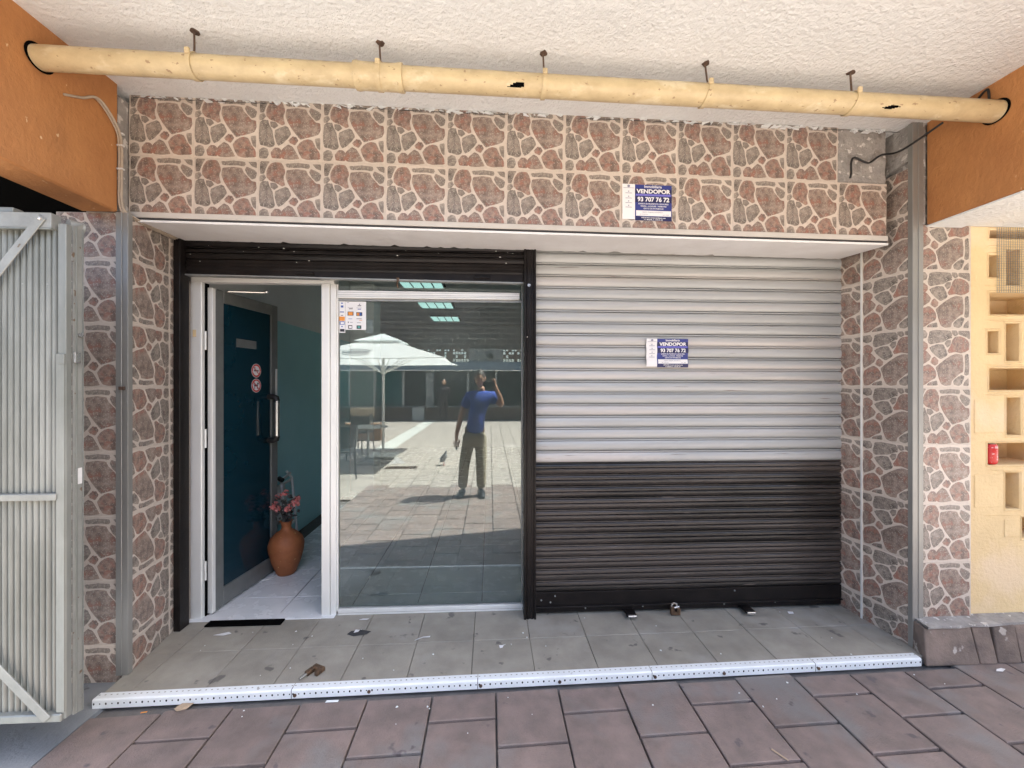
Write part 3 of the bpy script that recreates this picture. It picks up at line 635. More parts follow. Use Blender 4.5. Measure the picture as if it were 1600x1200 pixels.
mb = MB(); dbox(mb, .20, .40, .0125, .0145, 1.76, 1.82); mb.build('notice_plate', 'doorframe', dr)
# handle
ht = DL - .10; hz0, hz1 = 1.06, 1.40
hdl = MB(); hdl.tube([DP(ht, .055 + .03, hz0 + .03), DP(ht, .085, hz1 - .03)], .019, 14); hb = hdl.build('handle_bar', 'chrome', dr, smooth=True)
for zz, s in ((hz1, -1), (hz0, 1)):
    mb = MB(); mb.tube([DP(ht, .0125, zz), DP(ht, .055, zz), DP(ht, .078, zz + s * .008), DP(ht, .085, zz + s * .036)], .022, 12); mb.build('handle_bracket', 'cable', dr, smooth=True)
# round prohibition stickers
for zz, kind in ((1.600, 'smoke'), (1.488, 'dog')):
    t0 = DL - .235; N = 28; r = .052
    def ring(ra, rb_, nn, mi, mb):
        vs = []
        for k in range(N):
            a = 2 * math.pi * k / N; vs += [DP(t0 + ra * math.cos(a), nn, zz + ra * math.sin(a)), DP(t0 + rb_ * math.cos(a), nn, zz + rb_ * math.sin(a))]
        mb.add(vs, [(2 * k, 2 * k + 1, (2 * k + 3) % (2 * N), (2 * k + 2) % (2 * N)) for k in range(N)], mi)
    mb = MB(); mb.add([DP(t0 + r * math.cos(2 * math.pi * k / N), .0130, zz + r * math.sin(2 * math.pi * k / N)) for k in range(N)], [tuple(range(N))], 0)
    ring(.036, .049, .0134, 1, mb)
    if kind == 'smoke':
        mb.add([DP(t0 + a, .0136, zz + b) for a, b in ((-.026, -.005), (.024, -.005), (.024, .004), (-.026, .004))], [(0, 1, 2, 3)], 2)
        mb.add([DP(t0 + a, .0136, zz + b) for a, b in ((-.024, .006), (-.018, .006), (-.010, .026), (-.016, .026))], [(0, 1, 2, 3)], 2)
    else:
        for q in (((-.022, -.006), (.016, -.006), (.016, .008), (-.022, .008)), ((-.021, -.026), (-.015, -.026), (-.015, -.005), (-.021, -.005)), ((.008, -.026), (.014, -.026), (.014, -.005), (.008, -.005)), ((.010, .008), (.026, .010), (.024, .022), (.010, .022)), ((-.028, .004), (-.022, .002), (-.022, .020), (-.027, .020))):
            mb.add([DP(t0 + a, .0136, zz + b) for a, b in q], [(0, 1, 2, 3)], 2)
    c = .70710678
    mb.add([DP(t0 + (a * c - b * c), .0138, zz + (a * c + b * c)) for a, b in ((-.0035, -.036), (.0035, -.036), (.0035, .036), (-.0035, .036))], [(0, 1, 2, 3)], 1)
    mb.build('no_%s_sticker' % ('smoking' if kind == 'smoke' else 'dogs'), ['paper', 'red', 'dink'], dr)
# door closer arm
mb = MB(); mb.tube([(-1.74, 2.86, 2.115), (-1.53, 2.93, 2.125)], .006, 8); mb.ball((-1.53, 2.93, 2.13), .013); mb.build('closer_arm', 'chrome', dr)
MB().box(-1.76, -1.30, 2.655, 2.715, .0012, .012).build('door_mat', 'black', label='thin black rubber strip mat before the open door', cat='mat', bevel=.003)

# payment card notices stuck inside the glass
t = thing('card_notice', 'white notice sheet with payment card logos in the window corner', 'notice', (-.95, G - .004, 1.9))
fn = lambda y: (lambda x, z: (x, y, z))
y0 = G - .0045
MB().box(-.998, -.960, y0, y0 + .001, 1.835, 2.041).build('side_strip', 'paper', t)
MB().box(-.9585, -.826, y0, y0 + .001, 1.855, 2.040).build('sheet', 'paper', t)
pr = MB()
def card(x0, x1, z0, z1, mi, y=y0 - .0006): pr.add([(x0, y, z0), (x1, y, z0), (x1, y, z1), (x0, y, z1)], [(0, 1, 2, 3)], mi)
card(-.945, -.907, 1.948, 1.974, 0); card(-.889, -.851, 1.946, 1.970, 0); card(-.940, -.912, 1.950, 1.971, 1, y0 - .0009); card(-.885, -.868, 1.949, 1.966, 1, y0 - .0009); card(-.870, -.856, 1.949, 1.966, 2, y0 - .0009)
card(-.941, -.915, 1.862, 1.885, 0); card(-.936, -.918, 1.866, 1.880, 4, y0 - .0009); card(-.887, -.857, 1.861, 1.884, 0); card(-.880, -.864, 1.866, 1.880, 3, y0 - .0009)
card(-.888, -.854, 1.926, 1.929, 0); card(-.870, -.852, 1.916, 1.920, 1); card(-.943, -.938, 1.900, 1.908, 0); card(-.93, -.912, 1.902, 1.905, 5); card(-.885, -.86, 1.90, 1.903, 5)
card(-.88, -.857, 2.010, 2.015, 0); card(-.872, -.864, 2.018, 2.026, 5); card(-.944, -.91, 2.0, 2.002, 5); card(-.936, -.912, 1.990, 1.995, 0); card(-.888, -.854, 1.998, 2.0, 5); card(-.88, -.858, 1.988, 1.993, 2); card(-.95, -.935, 2.031, 2.034, 5); card(-.94, -.915, 1.925, 1.928, 2)
card(-.998, -.963, 1.913, 1.941, 1); card(-.996, -.964, 1.888, 1.910, 2); card(-.99, -.968, 1.892, 1.905, 4, y0 - .0009); card(-.993, -.965, 1.842, 1.860, 0); card(-.988, -.972, 2.0, 2.014, 2); card(-.994, -.968, 1.968, 1.974, 2); card(-.988, -.973, 1.947, 1.951, 0); card(-.987, -.975, 2.025, 2.032, 2); card(-.985, -.977, 1.872, 1.880, 2)
pr.build('card_logos', ['dink', 'cardr', 'cardb', 'cardg', 'paper', 'ink'], t, kind='stuff')
MB().box(-.83, -.785, G + .004, G + .006, 1.835, 1.925).build('inside_leaflet', 'sleeve', t)

t.location.x += .013
# estate agent posters
def poster(cx, cz, w, h, yf, label, skew=0, wave=False):
    t = thing('estate_agent_poster', label, 'poster', (cx, yf(0, cz) if True else 0, cz), group='blue estate agent posters')
    def F(off): return lambda x, z: (cx + x * w, yf(x, cz + z * h) - off, cz + z * h - skew * x * w)
    def rect(x0, x1, z0, z1, off, name, m, nz=1, nx=1):
        mb = MB(); vs = []; f = F(off)
        for j in range(nz + 1):
            for i in range(nx + 1): vs.append(f(x0 + (x1 - x0) * i / nx, z0 + (z1 - z0) * j / nz))
        mb.add(vs, [(j * (nx + 1) + i, j * (nx + 1) + i + 1, (j + 1) * (nx + 1) + i + 1, (j + 1) * (nx + 1) + i) for j in range(nz) for i in range(nx)])
        return mb.build(name, m, t)
    nz = 60 if wave else 1; B = .0018 if wave else 0
    k = lambda a: max(2, int(a * nz)) if wave else 1
    rect(-.5, -.248, -.47, .5, .0006, 'white_panel', 'paper', k(1))
    rect(-.246, .49, -.5, .49, .0006, 'blue_panel', 'blue', k(1))
    rect(-.246, .49, .00, .17, .0010 + B, 'number_band', 'navy', k(.17)); rect(-.225, .47, .185, .235, .0010 + B, 'lilac_band', 'lilac', k(.05))
    rect(-.246, .49, .24, .38, .0010 + B, 'name_band', 'navy', k(.14)); rect(-.225, .475, -.37, -.22, .0012 + B, 'white_box', 'paper', k(.15))
    rect(-.246, .49, -.5, -.385, .0010 + B, 'foot_band', 'navy', k(.11))
    f = F(.0070 if wave else .0025); mb = MB(); W2 = h / w
    def tx(s, size, x, z, bold=0, sx=1.0, m=None, al='CENTER'): textmb(s, size, x, z, f, 0, m or mb, al, sx * W2, bold, .035 if wave else 0)
    tx('Immobiliaria', .10, .11, .405, .002, 1.0); tx('VENDOPOR', .155, .12, .255, .006, 1.12)
    tx('93 707 76 72', .168, .12, .03, .006, 1.0)
    tx('EXPERTS EN PROPIETATS A BON PREU', .052, .12, -.055, .001, .95); tx('VENDA - LLOGUER - PERMUTES', .052, .12, -.12, .001, 1); tx('GESTIO DE PATRIMONIS', .052, .12, -.185, .001, 1)
    tx("VISITA'NS A www.vendopor.com", .050, .12, -.435, .001, 1); tx('C/. MAJOR, 2 - LOCAL 20', .048, .12, -.488, .001, 1)
    mb.build('lettering', 'paper', t, kind='stuff')
    ib = MB(); tx("registre d'agents immobiliaris", .052, .10, -.28, .0, .95, ib); tx('de Catalunya', .045, -.07, -.34, 0, 1, ib); tx('aicat 2007', .045, .37, -.35, 0, 1, ib)
    for zz, s in ((.24, 'facebook'), (.10, 'instagram'), (-.03, 'web'), (-.15, 'mail')):
        for a, b, dz in ((-.44, -.31, 0),):
            ib.add([f(a, zz), f(b, zz), f(b, zz + .014), f(a, zz + .014)], [(0, 1, 2, 3)]); ib.add([f(-.385, zz + .04), f(-.365, zz + .04), f(-.365, zz + .07), f(-.385, zz + .07)], [(0, 1, 2, 3)])
    ib.add([f(-.48, .385), f(-.27, .385), f(-.27, .395), f(-.48, .395)], [(0, 1, 2, 3)])
    N = 12; ib.add([f(-.375 + .028 * math.cos(2 * math.pi * q / N), .44 + .038 * math.sin(2 * math.pi * q / N)) for q in range(N)], [tuple(range(N))])
    ib.build('small_print', 'ink', t, kind='stuff')
    return t
poster(.890, 2.5285, .288, .205, lambda x, z: 2.3165, 'blue and white estate agent poster on the tiled header', skew=.012)
def wav(x, z):
    ph = ((z - .99) / PT) % 1
    return 2.6690 + .0030 * math.cos(2 * math.pi * ph) + .0010 * math.sin(9 * x + z * 40)
poster(1.160, 1.703, .282, .188, wav, 'crinkled blue and white estate agent poster on the silver shutter', skew=.0, wave=True)

# ------------------------------------------------------------------ pipe
pz = lambda x: 2.885 - .0105 * (x + 1.9)
Yp = lambda x: 1.87 + .011 * (x + 1.9)
pp = thing('drainpipe', 'cream plastic drainpipe hung under the ceiling across the shop front', 'drainpipe', (.2, 1.88, 2.8))
def tubeseg(x0, x1, r, name, holes=(), nx=40, n=90):
    mb = MB(); rng_ = random.Random(int(x0 * 97) + 5); vs = []
    for i in range(nx + 1):
        x = x0 + (x1 - x0) * i / nx
        for k in range(n):
            a = 2 * math.pi * k / n; vs.append((x, Yp(x) - r * math.cos(a), pz(x) + r * math.sin(a)))
    fs = []
    for i in range(nx):
        for k in range(n):
            xm = x0 + (x1 - x0) * (i + .5) / nx; am = (360 * (k + .5) / n + 180) % 360 - 180
            if any(abs(xm - hx_) < hw and abs(am - ha - sl_ * (xm - hx_) / hw) < hh * (1 - abs((xm - hx_) / hw) ** pw_) for hx_, hw, ha, hh, sl_, pw_ in holes): continue
            fs.append((i * n + k, i * n + (k + 1) % n, (i + 1) * n + (k + 1) % n, (i + 1) * n + k))
    mb.add(vs, fs); return mb.build(name, 'pipe', pp, smooth='all')
tubeseg(-1.93, -.38, .0475, 'pipe_length', nx=60)
tubeseg(-.53, 2.50, .0485, 'pipe_length', holes=((.125, .032, -36, 13, 3, 3), (.095, .03, -44, 6, 6, 1), (1.90, .045, -42, 11, 6, 1)), nx=240)
mb = MB(); mb.tube([(-1.9, Yp(-1.9), pz(-1.9)), (2.45, Yp(2.45), pz(2.45))], .041, 20); mb.build('pipe_dark_inside', 'black', pp, smooth=True)  # black inner tube paints the dark seen through the pipe holes
mb = MB()
X0 = -.60; prof = [(-.60, .050), (-.598, .0565), (-.585, .058), (-.565, .0545), (-.42, .0545), (-.40, .058), (-.388, .0575), (-.385, .050)]
vs = []; n = 32
for x, r in prof:
    for k in range(n): a = 2 * math.pi * k / n; vs.append((x, Yp(x) - r * math.cos(a), pz(x) + r * math.sin(a)))
mb.add(vs, [(i * n + k, i * n + (k + 1) % n, (i + 1) * n + (k + 1) % n, (i + 1) * n + k) for i in range(len(prof) - 1) for k in range(n)])
mb.build('coupling', 'pipe', pp, smooth=True)
for x, a in ((-.575, -55), (-.41, -55)):
    MB().ball((x, Yp(x) - 0.057 * math.cos(R(a)), pz(x) + 0.057 * math.sin(R(a))), .0065, n=10, m=5).build('coupling_bolt', 'pipe', pp)
for x, tilt in ((-1.28, -.006), (-.49, 0), (.245, .0), (1.01, .012), (1.73, .004)):
    r = .0535 if x != -.49 else .058
    h = MB(); n = 28; vs = []
    dxs = (-.010, -.010, .010, .010); rr = (r - .004, r, r, r - .004)
    for q in range(4):
        for k in range(n):
            a = 2 * math.pi * k / n; sk = .012 * math.sin(a) * (1 if x > .9 else .3); vs.append((x + dxs[q] + sk, Yp(x) - rr[q] * math.cos(a), pz(x) + rr[q] * math.sin(a)))
    h.add(vs, [(q * n + k, q * n + (k + 1) % n, ((q + 1) % 4) * n + (k + 1) % n, ((q + 1) % 4) * n + k) for q in range(4) for k in range(n)])
    cl = h.build('hanger_clamp', 'pipe', pp, smooth=True)
    MB().box(x - .011, x + .011, Yp(x) - .056, Yp(x) - .043, pz(x) + .020, pz(x) + .046).build('clamp_screw', 'pipe', cl, bevel=.004)
    zc = CZ(x); rd = MB(); rd.tube([(x + tilt, Yp(x), pz(x) + r - .004), (x + tilt * .5, Yp(x), (pz(x) + zc) / 2), (x - .004, Yp(x), zc + .004)], .0042, 8); rd.build('hanger_rod', 'rust', pp)
    an = MB(); rng = random.Random(int(x * 50)); N = 9
    A = [(x + rng.uniform(.011, .023) * math.cos(2 * math.pi * k / N), Yp(x) + rng.uniform(.011, .022) * math.sin(2 * math.pi * k / N), zc - .0035) for k in range(N)]
    an.prism(A, [(p[0], p[1], zc + .004) for p in A]); an.build('ceiling_anchor', 'rust', pp)

# cables
def cable(name, label, pts, r, m, n=8, sub=6):
    P = [Vector(p) for p in pts]; out = []
    for i in range(len(P) - 1):
        p0, p1, p2, p3 = P[max(i - 1, 0)], P[i], P[i + 1], P[min(i + 2, len(P) - 1)]
        for k in range(sub):
            t = k / sub; out.append(.5 * ((2 * p1) + (-p0 + p2) * t + (2 * p0 - 5 * p1 + 4 * p2 - p3) * t * t + (-p0 + 3 * p1 - 3 * p2 + p3) * t ** 3))
    out.append(P[-1]); return MB().tube(out, r, n).build(name, m, label=label, cat='cable', smooth='all')
cable('black_cable', 'black cable dangling over the bare cement patch below the pipe', [(2.30, 2.0, 2.83), (2.285, 2.2, 2.80), (2.27, 2.30, 2.83), (2.21, 2.305, 2.79), (2.17, 2.30, 2.785), (2.105, 2.30, 2.81), (2.085, 2.30, 2.78), (2.085, 2.30, 2.72), (2.075, 2.295, 2.69)], .0055, 'cable')
cable('black_cable', 'short looped black cable above the right end of the pipe', [(2.478, 2.05, 2.885), (2.475, 2.0, 2.935), (2.470, 1.955, 2.965), (2.472, 1.94, 2.955), (2.47, 1.935, 2.88)], .0055, 'cable')
t = thing('cable_bundle', 'painted cables running down beside the left orange beam', 'cable', (-1.9, 2.25, 2.4))
for i, (dx, dz) in enumerate(((0, 0), (.012, .004))):
    pts = [(-1.905 + dx, 1.93, 2.80), (-1.902 + dx, 2.03, 2.93 - .25 * 0), (-1.903 + dx, 2.12, 2.88), (-1.903 + dx, 2.22, 2.80), (-1.901 + dx, 2.238, 2.70), (-1.902 + dx, 2.238, 2.55), (-1.899 + dx, 2.238, 2.42), (-1.88 + dx, 2.26, 2.375 + dz), (-1.875 + dx, 2.40, 2.362 + dz), (-1.89 + dx, 2.6, 2.37 + dz)]
    pts[0] = (-1.91, 2.0 - .03, 2.80); pts[1] = (-1.908, 2.05, 2.84)
    o = cable('cable', '', pts, .0055, 'wcable'); del o['category']; 
    o.location = o.location - t.location; o.parent = t
for zz in (2.80 - .02, 2.72, 2.60): MB().box(-1.908, -1.880, 2.228, 2.246, zz, zz + .006).build('cable_clip', 'white', t)

# ------------------------------------------------------------------ perforated edge strip
es = thing('edge_strip', 'white perforated metal angle along the step edge', 'edge strip', (0, 2.1, PZ))
sy = lambda x: 2.072 + .0185 * (x + 1.88)
def perfo(x0, x1, m=1):
    mb = MB(); c = .0135; nx = int((x1 - x0) / c)
    c = (x1 - x0) / nx
    def cell(P, cu, w, h, rx, ry):
        # P(u,v) -> 3d ; square ring with octagon hole
        sq = [(-w, -h), (0, -h), (w, -h), (w, 0), (w, h), (0, h), (-w, h), (-w, 0)]
        oc = [(rx * math.cos(R(225 + 45 * k)), ry * math.sin(R(225 + 45 * k))) for k in range(8)]
        vs = [P(cu + a, b) for a, b in sq] + [P(cu + a, b) for a, b in oc]
        mb.add(vs, [(k, (k + 1) % 8, 8 + (k + 1) % 8, 8 + k) for k in range(8)])
    for i in range(nx):
        u = x0 + c * (i + .5); big = i % 4 == 0; small = i % 4 == 2
        rx, ry = ((.0042, .0058) if big else (.0032, .0036)) if i % 2 == 0 else (.0001, .0001)
        cell(lambda a, b: (a, sy(a), PZ + .022 + b), u, c / 2, .014, rx, ry)
        rx, ry = (.0045, .0032) if i % 2 == 0 else (.0001, .0001)
        cell(lambda a, b: (a, sy(a) + .030 + b, .0035), u, c / 2, .016, rx, ry)
    # rounded nose
    pr_ = [(0, -.004 + 0), (.0016, .0005), (.006, .0032), (.014, .0035)]
    A = [(x0, sy(x0) + a, b) for a, b in pr_]; B = [(x1, sy(x1) + a, b) for a, b in pr_]; n = len(A)
    mb.add(A + B, [(k, k + 1, n + k + 1, n + k) for k in range(n - 1)])
    mb.add([(x0, sy(x0), PZ + .008), (x1, sy(x1), PZ + .008), (x1, sy(x1), PZ), (x0, sy(x0), PZ)], [(0, 1, 2, 3)])
    for xx in (x0, x1):
        pass
    return mb.build('strip_length', 'strip', es)
ej = [-1.885, -.972, -.063, .841, 1.740, 2.352]
for a, b in zip(ej[:-1], ej[1:]): perfo(a + .0015, b - .0015)
mb = MB(); A = [(ej[0] + .004, sy(ej[0]) + .0045, PZ), (ej[-1] - .004, sy(ej[-1]) + .0045, PZ), (ej[-1] - .004, sy(ej[-1]) + .044, PZ), (ej[0] + .004, sy(ej[0]) + .044, PZ)]
mb.prism(A, [(x, y, -.0015) for x, y, z in A]).build('strip_dark_backing', 'black', es)  # black backing, paints the dark inside the perforations
for x in (-.955, -.60, -.048, .355, .857, 1.23, 1.757): MB().tube([(x, sy(x) + .001, PZ + .016), (x, sy(x) - .003, PZ + .016)], .0085, 12).build('strip_screw', 'rust', es)

# ------------------------------------------------------------------ corrugated gate (left)
gt = thing('corrugated_gate', 'galvanised corrugated metal gate with diagonal braces at the left edge', 'gate', (-2.2, 1.8, .1))
GX = -1.69; GY = 1.75
mb = MB(); vs = []; x = -2.95; nn = 0; p = .0238
X1 = GX - .032
cnt = int((X1 + 2.95) / p); st = 12
for i in range(cnt * st + 1):
    xx = -2.95 + p * i / st; yy = GY + .026 - .0165 * abs(math.sin(math.pi * i / st)) ** .75
    vs += [(xx, yy, .185), (xx, yy, 2.125)]
mb.add(vs, [(2 * i, 2 * i + 2, 2 * i + 3, 2 * i + 1) for i in range(cnt * st)])
mb.build('corrugated_sheet', 'galv', gt, smooth='all')
MB().box(-2.95, GX - .045, GY - .012, GY + .03, 2.118, 2.178).build('top_rail', 'gatebar', gt, bevel=.002)
MB().box(-2.95, GX - .045, GY - .014, GY + .0, 2.112, 2.1175).build('top_rail_lip', 'galv', gt)
MB().box(GX - .031, GX, GY, GY + .025, .165, 2.14).build('edge_stile', 'galv', gt, bevel=.002)
MB().prism([(GX - .001, GY + .026, .160), (GX + .004, GY + .026, .160), (GX + .004, 1.815, .150), (GX - .001, 1.815, .150)], [(GX - .001, GY + .026, 2.14), (GX + .004, GY + .026, 2.14), (GX + .004, 1.815, 2.16), (GX - .001, 1.815, 2.16)]).build('side_plate', 'gatebar', gt)
MB().box(GX + .0045, GX + .008, 1.785, 1.79, .162, 2.14).build('side_rib', 'galv', gt)
MB().box(GX + .0045, GX + .008, 1.811, 1.815, .152, 2.14).build('side_rib', 'galv', gt)
MB().box(-2.95, GX - .028, GY - .012, GY + .006, 1.038, 1.064).build('middle_rail', 'gatebar', gt, bevel=.002)
MB().box(-2.95, GX - .01, GY - .01, GY + .02, .158, .190).build('bottom_rail', 'galv', gt, bevel=.004)
def bar(x0, z0, x1, z1, w, y0, y1, name, m):
    d = Vector((x1 - x0, 0, z1 - z0)).normalized(); nn = Vector((-d.z, 0, d.x)) * w / 2
    a = [(x0 + nn.x, z0 + nn.z), (x1 + nn.x, z1 + nn.z), (x1 - nn.x, z1 - nn.z), (x0 - nn.x, z0 - nn.z)]
    MB().prism([(q[0], y0, q[1]) for q in a], [(q[0], y1, q[1]) for q in a]).build(name, m, gt, bevel=.0015)
bar(-1.765, 2.16, -2.40, 1.30, .034, GY - .018, GY - .0125, 'diagonal_brace', 'gatebar')
bar(-1.745, .175, -2.35, .86, .034, GY - .018, GY - .0125, 'diagonal_brace', 'gatebar')
MB().ball((-1.768, GY - .019, 2.150), .007, n=8, m=4).build('brace_bolt', 'chrome', gt)
MB().box(GX - .032, GX - .001, GY - .006, GY - .0005, .195, 1.62).build('cover_plate', 'galv', gt, bevel=.001)
MB().box(GX - .02, GX + .002, GY - .010, GY + .0, 1.58, 1.62).build('latch', 'galv', gt, bevel=.002)
MB().box(GX + .0042, GX + .016, GY + .02, GY + .045, 1.585, 1.63).build('latch_keeper', 'chrome', gt, bevel=.002)
MB().tube([(GX + .004, 1.80, 1.70), (GX + .014, 1.80, 1.70)], .009, 10).build('latch_bolt', 'chrome', gt)
mb = MB(); mb.box(GX + .0045, GX + .0055, 1.785, 1.81, 1.09, 1.155); mb.build('worn_sticker', 'white', gt)
mb = MB(); mb.tube([(GX - .04, 1.80, 2.15), (GX - .02, 1.84, 2.15)], .026, 14); mb.build('top_roller', 'gatebar', gt, smooth=True)
MB().box(-2.95, -1.90, GY + .01, GY + .05, 2.1785, 2.205).build('upper_bracket', 'galv', gt, bevel=.002)
for zz in (.25, .92, 1.9):
    for i in range(6): MB().ball((-1.77 - i * p * 4, GY + .011, zz), .003, n=6, m=3).build('sheet_rivet', 'gatebar', gt)
MB().box(GX - .5, GX - .46, GY + .01, GY + .05, PZ, .158).build('gate_foot', 'gatebar', gt)

# ------------------------------------------------------------------ yellow breeze block wall (right)
yw = thing('breeze_block_wall', 'yellow painted wall of openwork breeze blocks on the right', 'wall', (3.2, 2.3, .16))
WY = 2.268
holes = [(2.897, 3.30, 2.347, 2.395), (2.893, 2.962, 2.119, 2.251), (2.998, 3.085, 2.075, 2.285), (2.897, 3.30, 1.904, 2.032), (2.885, 2.954, 1.679, 1.809), (2.998, 3.082, 1.634, 1.854), (2.895, 3.30, 1.463, 1.593), (3.002, 3.09, 1.201, 1.422), (2.885, 3.30, 1.029, 1.158), (2.994, 3.082, .772, .985), (3.098, 3.30, .60, .723)]
xs = sorted({2.762, 4.2} | {h[0] for h in holes} | {h[1] for h in holes}); zs = sorted({.155, 2.413} | {h[2] for h in holes} | {h[3] for h in holes})
mb = MB()
vid = {}
def vv(x, z):
    if (x, z) not in vid: vid[(x, z)] = len(mb.v); mb.v.append((x, WY, z))
    return vid[(x, z)]
for i in range(len(xs) - 1):
    for j in range(len(zs) - 1):
        cxm, czm = (xs[i] + xs[i + 1]) / 2, (zs[j] + zs[j + 1]) / 2
        if any(h[0] < cxm < h[1] and h[2] < czm < h[3] for h in holes): continue
        mb.f.append([vv(xs[i], zs[j]), vv(xs[i + 1], zs[j]), vv(xs[i + 1], zs[j + 1]), vv(xs[i], zs[j + 1])]); mb.m.append(0)
for (x0, x1, z0, z1) in holes:
    d = .22; r = .008
    mb.add([(x0, WY, z0), (x1, WY, z0), (x1, WY, z1), (x0, WY, z1), (x0 + .003, WY + d, z0 + .003), (x1 - .003, WY + d, z0 + .003), (x1 - .003, WY + d, z1 - .003), (x0 + .003, WY + d, z1 - .003)],
           [(0, 1, 5, 4), (1, 2, 6, 5), (2, 3, 7, 6), (3, 0, 4, 7), (4, 5, 6, 7)])
mb.build('block_face', 'yellow', yw)
for (x0, x1, z0, z1) in holes:
    x1b = min(x1, 3.28); w = .014; q = MB()
    fr_ = [(x0 - w, z0 - w), (x1b + w, z0 - w), (x1b + w, z1 + w), (x0 - w, z1 + w)]; fi = [(x0 + .001, z0 + .001), (x1b - .001, z0 + .001), (x1b - .001, z1 - .001), (x0 + .001, z1 - .001)]
    if z1 > 2.38: fr_ = [(a, min(b, 2.408)) for a, b in fr_]
    q.add([(a, WY + .001, b) for a, b in fr_] + [(a + .4 * (c - a), WY - .0055, b + .4 * (e - b)) for (a, b), (c, e) in zip(fr_, fi)] + [(a, WY + .002, b) for a, b in fi], [(i, (i + 1) % 4, 4 + (i + 1) % 4, 4 + i) for i in range(4)] + [(4 + i, 4 + (i + 1) % 4, 8 + (i + 1) % 4, 8 + i) for i in range(4)])
    q.build('opening_rim', 'yellow', yw)
for (x0, x1, z0, z1) in ((2.80, 2.985, 1.215, 1.41), (2.80, 2.98, .785, .975), (2.985, 3.08, .61, .715)):
    MB().box(x0, x1, WY - .004, WY + .002, z0, z1).build('block', 'yellow', yw, bevel=.003)
# raised block edges
mb = MB()
for z in (2.30, 2.07, 1.87, 1.612, 1.44, 1.00, .74):
    pts = [(2.865 + .03 * i, WY - .0005, z + random.uniform(-.002, .002)) for i in range(12)]; mb.tube(pts, [.001] + [.0045] * 10 + [.001], 5)
mb.build('block_ridges', 'yellow', yw)
MB().box(2.93, 3.04, WY + .13, WY + .158, 1.985, 2.008).build('slot', 'black', yw)
mb = MB()
for k in range(27): mb.box(2.935, 3.20, WY - .007, WY - .0055, 2.03 + .014 * k, 2.0312 + .014 * k)
for k in range(19): mb.box(2.935 + .014 * k, 2.9362 + .014 * k, WY - .0072, WY - .0053, 2.03, 2.41)
mb.build('wire_mesh', 'gatebar', yw, kind='stuff')
can = thing('drink_can', 'red drink can lying in a hole of the yellow block wall', 'can', (2.92, WY + .05, 1.03))
mb = MB(); r = .033; mb.lathe([(.024, 0), (.03, .006), (r, .014), (r, .103), (.03, .112), (.026, .116)], (2.926, WY + .022, 1.0335), 24); mb.build('can_body', 'red', can, smooth=True)
MB().lathe([(.001, .1165), (.025, .1165), (.026, .119), (.001, .119)], (2.926, WY + .022, 1.0335), 20).build('can_lid', 'chrome', can)
kb = thing('stone_kerb', 'worn brown stone kerb at the foot of the yellow wall', 'kerb', (2.9, 2.2, PZ))
kx = [2.40, 2.685, 2.79, 2.93, 3.15, 3.4, 3.7, 4.1]
for i in range(len(kx) - 1):
    a, b = kx[i] + .003, kx[i + 1] - .003; rr = random.Random(i); tl = rr.uniform(-.02, .02) if i else -.03
    A = [(a + (0 if i else -.03), 2.135 + .01 * rr.random(), PZ), (b, 2.14, PZ), (b, 2.27, PZ), (a, 2.27, PZ)]
    Bt = [(a + tl * .5 + (.012 if i == 0 else 0), 2.175 + .01 * rr.random(), .145 + rr.uniform(-.008, .008)), (b + tl * .3, 2.18, .15 + rr.uniform(-.006, .006)), (b + tl * .3, 2.249 if b < 2.76 else 2.266, .158), (a, 2.249 if b < 2.8 else 2.266, .158)]
    MB().prism(A[::-1], Bt[::-1]).build('kerb_stone', 'kerb', kb, bevel=.007, segs=2, org=(a, 2.2, 0))
mb = MB(); vs = []
for i in range(20):
    x = 2.41 + i * .09; vs += [(x, 2.176 + random.uniform(-.01, .008), .160 + random.uniform(-.002, .002)), (x, 2.267 if x > 2.76 else 2.25, .170)]
mb.add(vs, [(2 * i, 2 * i + 2, 2 * i + 3, 2 * i + 1) for i in range(19)]); mb.add([(a, b, c - .012) for a, b, c in vs], [(2 * i, 2 * i + 2, 2 * i + 3, 2 * i + 1) for i in range(19)])
mb.add([vs[2 * i] for i in range(20)] + [(vs[2 * i][0], vs[2 * i][1], vs[2 * i][2] - .012) for i in range(20)], [(i, i + 1, 21 + i, 20 + i) for i in range(19)])
mb.build('mortar_cap', 'cpatch', kb)

# ------------------------------------------------------------------ interior objects
lg = 'ceiling lights inside the shop'
for i, (y, l) in enumerate(((5.42, 'nearest square ceiling light inside the shop, seen above the transom rail'), (7.0, 'middle square ceiling light inside the shop, just under the transom rail'), (8.55, 'farthest square ceiling light inside the shop'))):
    t = thing('ceiling_light', l, 'ceiling light', (-.93, y, 2.85), group=lg)
    MB().box(-1.225, -.635, y - .02, y + .57, 2.872, 2.899).build('frame', 'idk', t)
    for k in range(4): MB().box(-1.215 + .144 * k, -1.215 + .144 * k + .118, y, y + .55, 2.862, 2.8715).build('diffuser', 'lamp', t)
va = thing('terracotta_vase', 'terracotta floor vase standing by the edge of the open door', 'vase', (-1.615, 3.39, 0))
MB().lathe([(.02, 0), (.062, 0), (.075, .02), (.105, .10), (.125, .18), (.13, .235), (.115, .285), (.075, .325), (.042, .345), (.034, .37), (.04, .405), (.052, .418), (.046, .418), (.034, .40), (.028, .36)], (-1.615, 3.39, 0), 36).build('vase_body', 'terra', va, smooth='all')
for s in (-1, 1): pass
rng = random.Random(9)
fb = thing('flower_bunch', 'coral artificial flowers with dark leaves in the terracotta vase', 'flowers', (-1.615, 3.39, .40))
mb = MB()
for k in range(9): mb.tube([(-1.615, 3.39, .36), (-1.615 + rng.uniform(-.07, .07), 3.39 + rng.uniform(-.05, .05), .56)], .003, 5)
mb.build('stems', 'leaf', fb)
mb = MB()
